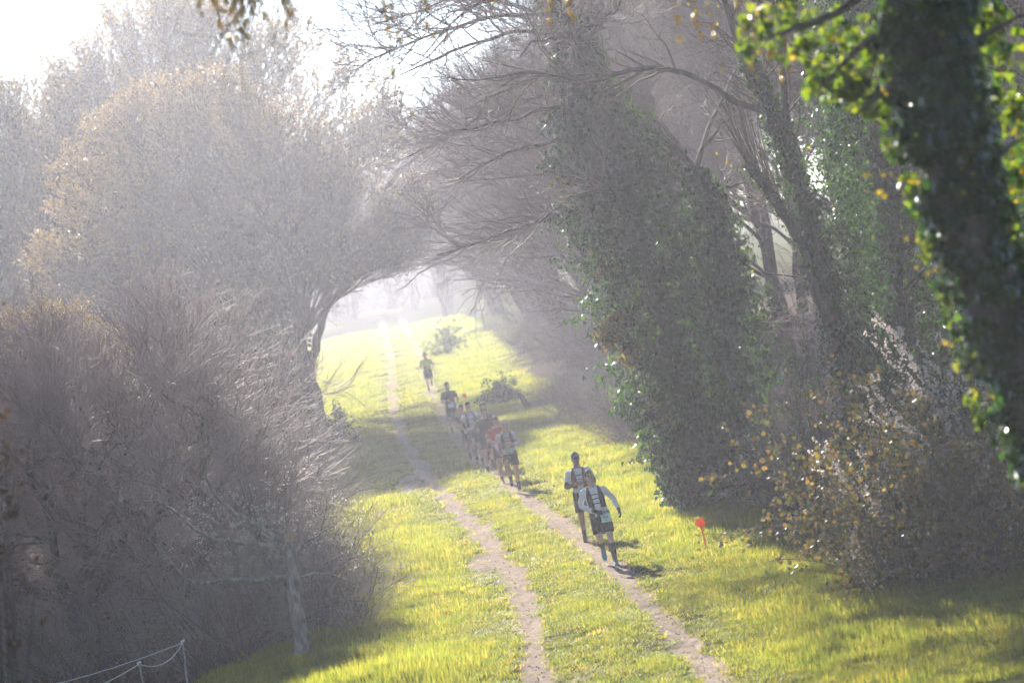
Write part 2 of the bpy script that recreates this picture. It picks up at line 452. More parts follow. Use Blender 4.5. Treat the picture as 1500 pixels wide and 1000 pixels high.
def scatter_nodes(coll, nvar):
    ng = bpy.data.node_groups.new('grass_scatter', 'GeometryNodeTree')
    ng.interface.new_socket('Geometry', in_out='INPUT', socket_type='NodeSocketGeometry')
    ng.interface.new_socket('Geometry', in_out='OUTPUT', socket_type='NodeSocketGeometry')
    N, K = ng.nodes, ng.links
    gi, go = N.new('NodeGroupInput'), N.new('NodeGroupOutput')
    ci = N.new('GeometryNodeCollectionInfo'); ci.inputs['Collection'].default_value = coll
    ci.inputs['Separate Children'].default_value = True; ci.inputs['Reset Children'].default_value = True
    ip = N.new('GeometryNodeInstanceOnPoints'); ip.inputs['Pick Instance'].default_value = True
    def na(name, typ):
        a = N.new('GeometryNodeInputNamedAttribute'); a.data_type = typ; a.inputs[0].default_value = name
        return a.outputs[0]
    rz = N.new('ShaderNodeCombineXYZ'); K.new(na('rz', 'FLOAT'), rz.inputs[2])
    sc = na('scl', 'FLOAT_VECTOR')
    ri = N.new('FunctionNodeRandomValue'); ri.data_type = 'INT'
    ri.inputs[4].default_value = 0; ri.inputs[5].default_value = nvar - 1
    K.new(gi.outputs[0], ip.inputs['Points']); K.new(ci.outputs[0], ip.inputs['Instance'])
    K.new(ri.outputs[2], ip.inputs['Instance Index']); K.new(rz.outputs[0], ip.inputs['Rotation']); K.new(sc, ip.inputs['Scale'])
    K.new(ip.outputs[0], go.inputs[0])
    return ng

pts, scl = [], []
for (ya, yb, dens, s0) in ((44, 62, 62, 1.0), (62, 90, 46, 1.05), (90, 135, 24, 1.35), (135, 230, 8, 2.0), (230, 330, 2.5, 3.0)):
    n = int((yb - ya) * 16 * dens)
    y = rng.uniform(ya, yb, n)
    xm = 0.5 * (edge_l(y) + edge_r(y)); x = xm + rng.uniform(-8, 8, n)
    keep = (x > edge_l(y) - 2.2) & (x < edge_r(y) + 1.6 + 3.0 * (y < 58))
    dm_ = dirt_mask(x, y); lt = litter_mask(x, y)
    keep &= rng.random(n) > np.clip(dm_ * 1.5, 0, .985)
    keep &= rng.random(n) > lt * .9
    x, y, dm_ = x[keep], y[keep], dm_[keep]
    mid = (rut_a(y) + rut_b(y)) / 2
    off = np.abs(x - mid)
    tall = .42 + .55 * smooth(1.1, 2.4, off) + .28 * np.exp(-(off / .45) ** 2)
    tall *= 1 + .45 * vnoise(x * .9, y * .6) + .35 * vnoise(x * 3, y * 2)
    tall += .75 * np.clip(np.exp(-((x + 2.9) / 1.6) ** 2 - ((y - 54.0) / 3.2) ** 2), 0, 1)
    tall += .5 * smooth(.3, .7, vnoise(x * .5 + 9, y * .35)) * smooth(1.2, 2.2, off)
    tall *= 1 - .5 * dm_
    s = s0 * rng.uniform(.8, 1.25, len(x))
    pts.append(np.stack([x, y, terrain(x, y)], -1))
    scl.append(np.stack([s, s, np.clip(tall, .22, 2.2) * s ** .4 * rng.uniform(.75, 1.3, len(x))], -1))
pts, scl = np.concatenate(pts), np.concatenate(scl)
me = bpy.data.meshes.new('grass'); me.vertices.add(len(pts)); me.vertices.foreach_set('co', pts.astype(np.float32).ravel())
a = me.attributes.new('scl', 'FLOAT_VECTOR', 'POINT'); a.data.foreach_set('vector', scl.astype(np.float32).ravel())
a = me.attributes.new('rz', 'FLOAT', 'POINT'); a.data.foreach_set('value', rng.uniform(0, 6.28, len(pts)).astype(np.float32))
go_ = link('grass', me)
md = go_.modifiers.new('tufts', 'NODES'); md.node_group = scatter_nodes(tufts, 8)
tag(go_, 'fresh spring grass covering the trail and its verges', 'grass', kind='stuff')
print('grass tufts', len(pts))

# fallen leaves, twigs and pebbles lying about
mb = MB(); n = 9000
y = rng.uniform(56, 125, n); x = np.where(rng.random(n) < .6, edge_r(y) + rng.uniform(-.8, 4, n), edge_l(y) - rng.uniform(-.6, 4, n))
scatter(mb, LEAF, np.stack([x, y, terrain(x, y) + .015], -1), np.stack([rng.normal(size=n), rng.normal(size=n), rng.normal(0, .2, n)], -1),
        rng.uniform(.04, .08, n), rng, 0, np.stack([rng.normal(0, .3, n), rng.normal(0, .3, n), np.ones(n)], -1))
tag(mb.build('leaf_litter', M['litter'], attr='lv'), 'brown leaf litter under the trees', 'leaf litter', kind='stuff')
mb = MB(); n = 2600
y = 48 + 60 * rng.random(n) ** 1.4; x = np.where(rng.random(n) < .5, rut_a(y), rut_b(y)) + rng.normal(0, .16, n)
scatter(mb, BUD, np.stack([x, y, terrain(x, y) - .004], -1), rng.normal(size=(n, 3)), rng.uniform(.015, .05, n), rng)
M['pebble'] = mat_plain('pebble', [(.2, .16, .13), (.36, .31, .27)], 20, .85)
tag(mb.build('pebbles', M['pebble'], smooth_=False), 'small pebbles scattered in the worn ruts', 'pebbles', kind='stuff')
mb = MB(); n = 60
y = rng.uniform(48, 80, n); x = rng.uniform(-3, 4.5, n)
scatter(mb, PETALS, np.stack([x, y, terrain(x, y) + .09], -1), rng.normal(size=(n, 3)) * [1, 1, .1], .016, rng, 0, np.tile([0, 0, 1.0], (n, 1)))
tag(mb.build('daisies', M['blossom'], attr='lv'), 'tiny white daisies dotted through the grass', 'daisies', kind='stuff')

# ------------------------------------------------------------------ trees
def ellipsoid(c, r, rng=None, wob=0.12):
    c, r = np.array(c, float), np.array(r, float)
    def f(p):
        q = (p - c) / r
        a = np.arctan2(q[:, 1], q[:, 0]); e = np.arcsin(np.clip(nrm(q)[:, 2], -1, 1))
        return np.linalg.norm(q, axis=1) < 1 + wob * vnoise(a * 2.2 + 20, e * 3 + 9) + wob * .6 * vnoise(a * 5 + 3, e * 6 + 2)
    return f

def arch_limbs(rng, starts, targets, k=9, lift=0.18, jit=0.05, r0=0.09, r1=0.015):
    s, t = np.asarray(starts, float), np.asarray(targets, float)
    L = np.linalg.norm(t - s, axis=1)[:, None]
    c = s + (t - s) * .45 + np.array([0, 0, 1.0]) * L * lift + rng.normal(0, .08, s.shape) * L
    u = np.linspace(0, 1, k)[None, :, None]
    P = (1 - u) ** 2 * s[:, None] + 2 * u * (1 - u) * c[:, None] + u ** 2 * t[:, None]
    w = np.cumsum(rng.normal(0, jit, P.shape), 1); w -= w[:, :1]
    P = P + w * np.linspace(0, 1, k)[None, :, None] ** .5
    r0 = np.broadcast_to(np.asarray(r0, float), (len(s),))[:, None]
    return P, r0 + (r1 - r0) * np.linspace(0, 1, k)[None] ** .8

def in_ball(rng, n, c, r, lo=.45, hi=.95, zmin=-1.0):
    d = nrm(rng.normal(size=(n * 3, 3))); d = d[d[:, 2] > zmin][:n]
    return np.array(c) + d * rng.uniform(lo ** 3, hi ** 3, (len(d), 1)) ** (1 / 3) * np.array(r)

def crown(rng, mb, P, R, center, env, n2, n3, n4, l2=(1.2, 2.6), l3=(.7, 1.5), l4=(.25, .6), up=.25, out=.5, jit=.14, rt=.0045, spread=.8, bend=.03):
    c = np.array(center)
    P2, R2 = branches(rng, P, R, n2, .25, 1, *l2, k=6, spread=spread, up=up, center=c, out=out, jit=jit, bend=bend, rmax=.035, rmin=.007, env=env)
    P3, R3 = branches(rng, P2, R2, n3, .15, 1, *l3, k=5, spread=spread, up=up, center=c, out=out * .8, jit=jit, bend=bend, rmax=.013, rmin=rt, env=env)
    P4, R4 = branches(rng, P3, R3, n4, .15, 1, *l4, k=2, spread=spread, up=up, center=c, out=out * .5, jit=jit, bend=bend, rmax=rt * 1.4, rmin=rt * .7, env=env)
    mb.add(*tubes(P2, R2, 4)); mb.add(*tubes(P3, R3, 3)); mb.add(*tubes(P4, R4, 3))
    return P2, P3, P4

def ivy_column(rng, mb, axis, rad, n, s0=.07, s1=.13, inner=.35, mat=0, vshift=0.0):
    """ivy leaves through a lumpy sleeve round a leaning trunk"""
    P, R = tube1(axis, rad, sub=6)
    P, R = P[0], R[0]
    t = rng.random(n) * (len(P) - 1.001); i = t.astype(int); w = (t - i)[:, None]
    c = P[i] * (1 - w) + P[i + 1] * w; r = R[i] * (1 - w[:, 0]) + R[i + 1] * w[:, 0]
    a = rng.uniform(0, 2 * math.pi, n)
    lum = 1 + .36 * vnoise(a * 1.3 + 11, t * .9) + .34 * vnoise(a * 3.1, t * 2.3 + 5)
    rr = r * lum * np.sqrt(rng.uniform(inner, 1.05, n))
    o = np.stack([np.cos(a), np.sin(a), 0 * a], -1)
    d = np.stack([rng.normal(0, .6, n), rng.normal(0, .6, n), -1 + rng.normal(0, .4, n)], -1) + o * .4
    scatter(mb, IVY, c + o * rr[:, None], d, rng.uniform(s0, s1, n), rng, mat, o + rng.normal(0, .45, (n, 3)), np.clip(rng.beta(1.6, 2.2, n) + vshift, 0, 1))

def bare_leaf_cloud(rng, mb, c, r, n, tmpl, s0, s1, mat=0):
    p = np.array(c) + nrm(rng.normal(size=(n, 3))) * rng.random((n, 1)) ** .5 * np.asarray(r, float)
    scatter(mb, tmpl, p, rng.normal(size=(n, 3)) + [0, 0, -.8], rng.uniform(s0, s1, n), rng, mat)

# ---- big sallow, domed and covered in pale catkins
def make_sallow(seed, name, loc, label, group):
    rng = np.random.default_rng(seed)
    t = thing(name, loc, label, 'tree', group)
    C, Rr = (-2.4, 0, 6.4), (5.8, 5.8, 6.0)
    env = ellipsoid(C, Rr, wob=.06)
    lowc = lambda q: (env(q) & ((q[:, 0] < -.8) | (q[:, 2] > 5.0))) | ((q[:, 0] > 1.0) & (q[:, 0] < 5.0) & (q[:, 2] > 4.7) & (q[:, 2] < 8.0) & (np.abs(q[:, 1]) < 2.0))
    mb = MB()
    stems = [([(0, 0, -.3), (.05, 0, 1.5), (-.05, .1, 3.2), (.3, .2, 5), (.6, .2, 7)], [.33, .26, .22, .16, .09]),
             ([(-.5, .3, -.3), (-.55, .2, 1.6), (-.9, .1, 3.2), (-1.8, -.2, 5), (-2.6, -.4, 7.2)], [.26, .22, .19, .14, .07]),
             ([(-.9, -.3, -.3), (-1.3, -.3, 1.8), (-2.3, -.5, 3.6), (-3.8, -.6, 5.6)], [.22, .18, .14, .07]),
             ([(.02, .1, 2.2), (.5, .3, 3.2), (1.2, .5, 4.6), (2.0, .6, 6.2)], [.17, .14, .10, .06])]
    forks = []
    for p, r in stems:
        P, R = add_tube(mb, p, r, 8, 0, rng, .03, lump=.06)
        forks.append(P[0][len(P[0]) // 2:])
    F_ = np.concatenate(forks)
    tg = in_ball(rng, 60, C, Rr, .7, .90, -.45)
    low = np.array([(4.6, .3, 5.7), (4.0, -.8, 5.5), (3.3, 1.0, 5.3), (4.4, .9, 6.4), (4.6, -.2, 7.0), (3.0, -1.4, 5.8)])
    tg = np.concatenate([tg, low])
    st = F_[np.argmin(((F_[None] - (tg * [.3, .3, .45])[:, None]) ** 2).sum(-1) + rng.uniform(0, 1.5, (len(tg), len(F_))), 1)]
    P, R = arch_limbs(rng, st, tg, r0=.075, lift=.16, jit=.07)
    mb.add(*tubes(P, R, 5))
    mb.build('trunk', M['bark_dark'], t)
    cb = MB()
    P2, P3, P4 = crown(rng, cb, P, R, (-2.2, 0, 4.5), lowc, 820, 9000, 38000, l2=(1.0, 2.2), l3=(.6, 1.2), up=.25, out=.8)
    cb.build('crown', M['twig_grey'], t)
    kb = MB()
    tips = P4[:, -1]; top = ((tips - np.array(C)) / Rr)
    w = np.clip(np.linalg.norm(top, axis=1) - .35, .05, 1) * np.clip(top[:, 2] + .9, .1, 2) * np.clip(1.2 - top[:, 0] * .8, .1, 2)
    q = rng.choice(len(tips), 44000, p=w / w.sum()); f = rng.uniform(.1, 1, (44000, 1))
    pos = P4[q, 0] * (1 - f) + P4[q, 1] * f
    scatter(kb, BUD4, pos, nrm(P4[q, 1] - P4[q, 0]) + rng.normal(0, .5, (44000, 3)), rng.uniform(.06, .12, 44000), rng)
    kb.build('catkins', M['catkin'], t, attr='lv')
    ib = MB()
    ivy_column(rng, ib, [(-.9, .4, 0), (-1.0, .4, 2), (-1.0, .4, 4), (-1.1, .3, 6), (-1.4, .1, 7.5)], [.7, .95, 1.2, 1.5, .9], 11000, .08, .14, .15)
    ivy_column(rng, ib, [(-2.6, .5, 0), (-2.7, .5, 2), (-2.8, .5, 4), (-2.9, .5, 5.5)], [.9, 1.1, 1.2, .7], 5000, .08, .14, .15)
    ib.build('ivy', M['ivy'], t, attr='lv')
    return t

GS = 'sallows along the trail'
sb_ = flat(468, 652)
sallow = make_sallow(21, 'sallow_tree', on_ground(atd(468, 640, 138)[0], 138), 'domed sallow in pale catkins with an ivy-dark trunk and a limb drooping over the trail', GS)
sallow.scale = (138 / 119,) * 3
def spot(px, Y): return on_ground(atd(px, 500, Y)[0], Y)
place_copy(sallow, spot(290, 166), 2.1, 1.62, 'tallest sallow, golden-topped, rising behind the ivy-trunked sallow', GS)
place_copy(sallow, spot(20, 157), 4.2, 1.40, 'sallow sloping down to the open sky behind the mauve thorn trees', GS)
place_copy(sallow, spot(120, 97), 1.0, .60, 'small low sallow with silvery tips just behind the mauve thorn trees', GS)
place_copy(sallow, spot(-30, 190), 5.3, 1.3, 'farthest sallow, pale against the sky at the end of the row', GS)

# ---- bare, many-stemmed hedge tree
def make_bare(seed, name, loc, label, group, lean=0.0, twig='twig_mauve', n=(520, 5200, 12500), ivy=0, bark='bark_dark', C=(0, 0, 6.2), Rr=(3.8, 3.6, 5.4)):
    rng = np.random.default_rng(seed)
    t = thing(name, loc, label, 'tree', group)
    mb = MB(); forks = []
    for i in range(4):
        a = i * 1.57 + rng.uniform(-.4, .4); o = np.array([math.cos(a), math.sin(a), 0])
        z = np.array([0, 2.2, 4.4, 6.4, 8.6])
        p = o * (z[:, None] * rng.uniform(.05, .17) + .18) + np.stack([-lean * z + .02 * z * z * (lean > 0), 0 * z, z - .2 * (z == 0)], -1)
        P, R = add_tube(mb, p, np.array([.17, .14, .115, .085, .04]) * rng.uniform(.8, 1.15), 7, 0, rng, .05, lump=.06)
        forks.append(P[0][4:])
    F_ = np.concatenate(forks)
    c = np.array(C) + [-lean * 6.2, 0, 0]
    env = ellipsoid(c, Rr)
    tg = in_ball(rng, 44, c, Rr, .6, .97, -.75)
    st = F_[np.argmin(((F_[None] - (tg * [.5, .5, .62])[:, None]) ** 2).sum(-1) + rng.uniform(0, 1.0, (44, len(F_))), 1)]
    P, R = arch_limbs(rng, st, tg, r0=.05, lift=.15, jit=.07)
    mb.add(*tubes(P, R, 5))
    mb.build('trunk', M[bark], t)
    cb = MB()
    P2, P3, P4 = crown(rng, cb, P, R, c - [0, 0, 2.5], env, *n, up=.15, out=.45, jit=.18)
    cb.build('crown', M[twig], t)
    if ivy:
        ib = MB()
        for P_ in forks[:2]:
            ivy_column(rng, ib, P_[[0, 4, 8, 11]] , [.3, .5, .45, .2], ivy // 2, .08, .13, .2)
        ib.build('ivy', M['ivy'], t, attr='lv')
    return t

GB = 'bare trees closing in on the trail'
bare = make_bare(31, 'bare_tree', on_ground(8.6, 84), 'dense bare grey-mauve tree filling the bank behind the ivy-clad tree', GB)
leaner = make_bare(32, 'leaning_tree', on_ground(4.9, 106), 'bare many-stemmed tree leaning over the trail past the ivy-clad tree', GB, lean=.30, ivy=1400, n=(340, 2200, 4200))
for i, (x, y, r, s, base, lab) in enumerate([
        (9.2, 70, 1.0, .95, bare, 'bare tree high on the bank behind the two ivy-sleeved trunks'),
        (7.0, 97, 2.3, 1.0, bare, 'bare tree in shade just past the ivy-clad tree'),
        (11.5, 60, 3.9, 1.05, bare, 'bare tree behind the dark ivied trunk at the top of the bank'),
        (5.6, 116, 4.4, 1.1, bare, 'bare tree on the bank behind the leaning stems'),
        (12.5, 82, 5.1, 1.25, bare, 'tall bare tree at the back of the bank'),
        (4.4, 124, -.15, 1.05, leaner, 'second leaning tree, paler in the haze, past the first leaner'),
        (4.0, 141, .2, 1.1, leaner, 'third leaning tree, its stems only ghosts in the haze'),
        (7.2, 133, 2.0, 1.25, bare, 'bare tree standing back of the leaning trees'),
        (2.6, 168, .1, 1.15, leaner, 'pale leaning tree beyond the low dark shrub'),
        (6.6, 158, 4.0, 1.3, bare, 'pale bare tree rising behind the hazy leaners'),
        (2.2, 195, .3, 1.2, leaner, 'faint tree in the white haze where the trail narrows'),
        (1.5, 228, -.1, 1.3, leaner, 'faint tree in the white haze where the trail narrows'),
        (5.0, 215, 1.1, 1.4, bare, 'faint tree in the white haze where the trail narrows'),
        (-.5, 275, 0, 1.4, leaner, 'faint tree in the white haze where the trail narrows'),
        (-5.0, 335, 0, 1.5, bare, 'faint tree in the white haze where the trail narrows'),
        (9.0, 77, .7, 1.15, bare, 'bare tree close behind the ivy-clad tree, higher on the bank'),
        (13.0, 70, 2.9, 1.25, bare, 'broad bare tree at the top of the bank behind the forked tree'),
        (8.0, 90, 5.7, 1.1, bare, 'bare tree on the bank between the ivy-clad tree and the leaners'),
        (-9, 395, 1.0, 1.5, bare, 'ghostly tree closing off the far end of the trail'), (-16, 405, 2.0, 1.6, bare, 'ghostly tree closing off the far end of the trail'), (-23, 390, 3.0, 1.5, bare, 'ghostly tree closing off the far end of the trail'),
        (-30, 410, 4.0, 1.6, bare, 'ghostly tree closing off the far end of the trail'), (-2, 410, 5.0, 1.6, bare, 'ghostly tree closing off the far end of the trail'), (-12.5, 440, .5, 1.8, bare, 'ghostly tree closing off the far end of the trail'), (-20, 445, 2.5, 1.8, bare, 'ghostly tree closing off the far end of the trail'),
        (-21, 180, 3.0, 1.25, bare, 'hazy tree behind the sallows on the drooping-limb side'),
        (-22, 220, 3.4, 1.3, bare, 'hazy tree behind the sallows on the drooping-limb side'),
        (-25, 265, 3.2, 1.35, bare, 'hazy tree behind the sallows on the drooping-limb side'),
        (-29, 330, 3.0, 1.4, bare, 'hazy tree behind the sallows on the drooping-limb side')]):
    place_copy(base, on_ground(x, y, -.1), r, (s, s, s * (1.35 if x > 4 and y < 120 else 1.1)), lab, GB)

# ---- big ivy-clad tree beside the trail, bare limbs reaching over the ruts
rng = np.random.default_rng(41)
YJ = 76.0
base = ground(1030, 745); base[2] -= .1
t = thing('ivy_clad_tree', base, 'leaning tree smothered in dark green ivy from foot to crown beside the orange marker', 'tree')
L = lambda px, py, Y=YJ: atd(px, py, Y) - base
ax1 = [np.array([0, 0, -.1])] + [L(*q) for q in ((1012, 640), (985, 520), (950, 400), (915, 290), (880, 190), (840, 80), (815, -40))]
ax2 = [np.array([.7, 1.5, -.1])] + [L(*q, 77.5) for q in ((1075, 600), (1060, 480), (1050, 400), (1035, 320), (1020, 250))]
mb = MB()
P1, R1 = add_tube(mb, ax1, [.36, .30, .26, .23, .20, .16, .12, .06], 9, 0, rng, .02, lump=.07)
P2_, R2_ = add_tube(mb, ax2, [.26, .22, .19, .16, .12, .06], 8, 0, rng, .02, lump=.07)
tg = np.array([L(px, py, YJ + dy) for px, py, dy in ((640, 70, -4), (585, 130, 2), (690, 190, -3), (650, 270, 0), (720, 350, 3), (750, 120, -6), (820, 10, 3), (900, 20, -4),
        (560, 40, 5), (620, -20, -2), (740, 20, 6), (700, 260, 6), (800, 300, -4), (760, 230, 2), (600, 220, 6), (1080, 150, 2), (1120, 260, 3),
        (1150, 60, 5), (680, 130, 8), (780, -30, 0), (540, 90, -3), (660, 330, -1), (850, 60, 6), (1120, 450, 2), (930, 130, 4))])
FJ = np.concatenate([P1[0][8:], P2_[0][8:]])
st = FJ[np.argmin(((FJ[None] - tg[:, None]) ** 2).sum(-1) + rng.uniform(0, 2.5, (len(tg), len(FJ))), 1)]
PL, RL = arch_limbs(rng, st, tg, k=10, r0=.06, lift=.12, jit=.07)
mb.add(*tubes(PL, RL, 5))
mb.build('trunk', M['bark_dark'], t)
cb = MB(); crown(rng, cb, PL, RL, L(960, 350), None, 520, 4000, 7500, l2=(.8, 1.9), l3=(.5, 1.1), l4=(.2, .45), up=.05, out=.35, jit=.2, rt=.004)
cb.build('crown', M['twig_mauve'], t)
ib = MB()
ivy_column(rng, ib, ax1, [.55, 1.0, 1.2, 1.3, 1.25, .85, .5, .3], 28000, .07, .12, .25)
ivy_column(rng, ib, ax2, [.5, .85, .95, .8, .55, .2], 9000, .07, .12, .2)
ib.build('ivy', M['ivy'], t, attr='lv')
yb = MB()
for px, py, r_, n_ in ((895, 490, .35, 420), (925, 520, .3, 260), (905, 470, .25, 200), (885, 395, .2, 120), (960, 600, .3, 180), (825, 270, .3, 180)):
    bare_leaf_cloud(rng, yb, L(px, py, 75.2), r_, n_, IVY, .05, .10)
yb.build('young_leaves', M['leaf_mixed'], t, attr='lv')

# ---- two slim ivy-sleeved trunks with one long arching bough
rng = np.random.default_rng(42)
YI = 60.0
base = on_ground(atd(1300, 800, YI)[0], YI, -.1)
t = thing('forked_tree', base, 'slim forked tree with ivy-sleeved trunks and one long bough arching over the trail', 'tree')
L = lambda px, py, Y=YI: atd(px, py, Y) - base
mb = MB()
A1 = [np.zeros(3)] + [L(*q) for q in ((1275, 720), (1250, 600), (1218, 460), (1190, 340), (1155, 230), (1125, 150), (1088, 70), (1060, 0), (1045, -50))]
PA, RA = add_tube(mb, A1, [.19, .17, .155, .14, .13, .12, .10, .07, .05, .03], 8, 0, rng, .012, lump=.08)
A2 = [L(1245, 560), L(1200, 430), L(1165, 340), L(1130, 285), L(1094, 240)]
PB, RB = add_tube(mb, A2, [.12, .105, .095, .085, .075], 8, 0, rng, .012, lump=.1)
A3 = [L(1128, 165), L(1080, 150), L(1040, 125), L(1000, 106), L(940, 100), L(880, 116), L(850, 118), L(780, 106), L(700, 118), L(640, 112)]
PC, RC = add_tube(mb, A3, [.065, .058, .05, .045, .04, .036, .03, .02, .012, .006], 6, 0, rng, .006)
A4 = [L(1180, 330), L(1160, 240), L(1148, 130), L(1140, 30), L(1150, -60)]
PD, RD = add_tube(mb, A4, [.08, .07, .06, .05, .04], 6, 0, rng, .012)
mb.build('trunk', M['bark_dark'], t)
cb = MB()
for (P, R, n2, n3, tt) in ((PC, RC, 34, 150, .35), (PA, RA, 46, 240, .55), (PD, RD, 40, 220, .4)):
    Q2, S2 = branches(rng, P, R, n2, tt, 1, .5, 1.6, k=7, spread=.8, up=.1, jit=.17, rmax=.02, rmin=.004)
    Q3, S3 = branches(rng, Q2, S2, n3, .2, 1, .25, .7, k=5, spread=.8, up=.05, jit=.2, rmax=.007, rmin=.0025)
    Q4, S4 = branches(rng, Q3, S3, n3 * 2, .2, 1, .1, .3, k=3, spread=.8, up=0, jit=.2, rmax=.003, rmin=.002)
    cb.add(*tubes(Q2, S2, 5)); cb.add(*tubes(Q3, S3, 3)); cb.add(*tubes(Q4, S4, 3))
Q2, S2 = branches(rng, PB, RB, 40, .55, 1, .8, 1.9, k=6, spread=.3, up=.9, jit=.07, bend=.08, rmax=.012, rmin=.003)   # pollard shoots
cb.add(*tubes(Q2, S2, 4))
Q2, S2 = branches(rng, PA, RA, 34, .05, .45, .8, 2.0, k=6, spread=.7, up=.5, jit=.1, rmax=.010, rmin=.003)
cb.add(*tubes(Q2, S2, 4))
cb.build('crown', M['twig_brown'], t)
ib = MB()
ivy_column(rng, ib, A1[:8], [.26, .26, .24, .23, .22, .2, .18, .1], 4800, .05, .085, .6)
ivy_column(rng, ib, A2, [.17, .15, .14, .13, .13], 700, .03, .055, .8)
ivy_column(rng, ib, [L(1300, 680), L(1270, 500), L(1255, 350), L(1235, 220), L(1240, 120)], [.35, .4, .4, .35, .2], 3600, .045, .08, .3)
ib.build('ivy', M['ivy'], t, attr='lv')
yb = MB()
yp, yd = along(rng, np.concatenate([branches(rng, PA, RA, 60, .1, 1, .5, 1.3, k=4)[0], branches(rng, PB, RB, 20, .1, 1, .4, .9, k=4)[0]]), 200)
scatter(yb, SLIM, yp, yd + rng.normal(0, .5, (200, 3)), rng.uniform(.04, .075, 200), rng)
yb.build('young_leaves', M['leaf_yellow'], t, attr='lv')

# ---- dark ivy tree behind it, filling the gap
rng = np.random.default_rng(43)
YK = 65.0
base = on_ground(atd(1330, 800, YK)[0], YK, -.1)
t = thing('ivy_tree', base, 'dark ivy-hung tree in deep shade behind the blossoming bramble bush', 'tree')
L = lambda px, py, Y=YK: atd(px, py, Y) - base
mb = MB(); ax = [np.zeros(3), L(1320, 640), L(1310, 450), L(1295, 280), L(1270, 120), L(1250, -40)]
PX_, RX_ = add_tube(mb, ax, [.3, .27, .24, .2, .15, .08], 8, 0, rng, .02, lump=.06)
Q2, S2 = branches(rng, PX_, RX_, 120, .2, 1, .8, 2.2, k=6, spread=.9, up=.1, jit=.16, rmax=.035, rmin=.006)
Q3, S3 = branches(rng, Q2, S2, 900, .2, 1, .3, .9, k=4, spread=.8, up=.05, jit=.2, rmax=.008, rmin=.003)
mb.build('trunk', M['bark_dark'], t)
cb = MB(); cb.add(*tubes(Q2, S2, 4)); cb.add(*tubes(Q3, S3, 3)); cb.build('crown', M['twig_brown'], t)
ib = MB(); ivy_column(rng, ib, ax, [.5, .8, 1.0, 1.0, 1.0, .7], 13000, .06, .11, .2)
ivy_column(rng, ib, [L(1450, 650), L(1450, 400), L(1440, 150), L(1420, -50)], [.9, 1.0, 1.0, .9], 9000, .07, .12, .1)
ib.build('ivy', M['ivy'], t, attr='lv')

# ---- the near ivied trunk, leaning out of the bank, with a bough over the view
rng = np.random.default_rng(44)
YH = 28.0
ax = [atd(px, py, YH) for px, py in ((1740, 1150), (1665, 950), (1590, 760), (1526, 600), (1466, 450), (1414, 300), (1382, 150), (1356, 0), (1322, -150), (1275, -300))]
base = on_ground(ax[0][0] + .35, YH, -.2)
ax = [base + [0, 0, 0]] + ax
base = np.array(base)
t = thing('ivied_tree', base, 'near dark trunk thick with glossy ivy leaning in from the bank', 'tree')
L = lambda px, py, Y=YH: atd(px, py, Y) - base
axl = [a - base for a in ax]
mb = MB()
PH, RH = add_tube(mb, axl, [.36, .30, .27, .25, .24, .23, .23, .22, .22, .2, .18], 12, 0, rng, .01, lump=.04)
bough = [axl[-2], L(1180, -260), L(1000, -190), L(800, -150), L(600, -120), L(430, -80), L(330, -55)]
PO, RO = add_tube(mb, bough, [.13, .10, .08, .06, .04, .025, .012], 7, 0, rng, .01)
for tgx in (((1310, -60), (1240, 10), (1170, 40), (1110, 60)), ((1350, 80), (1300, 130), (1250, 170)), ((1400, 330), (1440, 250), (1500, 200)),
            ((1370, 120), (1430, 60), (1500, 20)), ((1340, 20), (1270, 60), (1200, 130)), ((1420, 420), (1470, 420), (1510, 380))):
    add_tube(mb, [L(*q) for q in tgx], np.linspace(.05, .01, len(tgx)), 6, 0, rng, .005)
mb.build('trunk', M['bark_dark'], t)
ib = MB()
ivy_column(rng, ib, axl[2:10], [.28, .28, .28, .28, .28, .30, .35, .45], 11500, .05, .09, .5)
ib.build('ivy', M['ivy'], t, attr='lv')
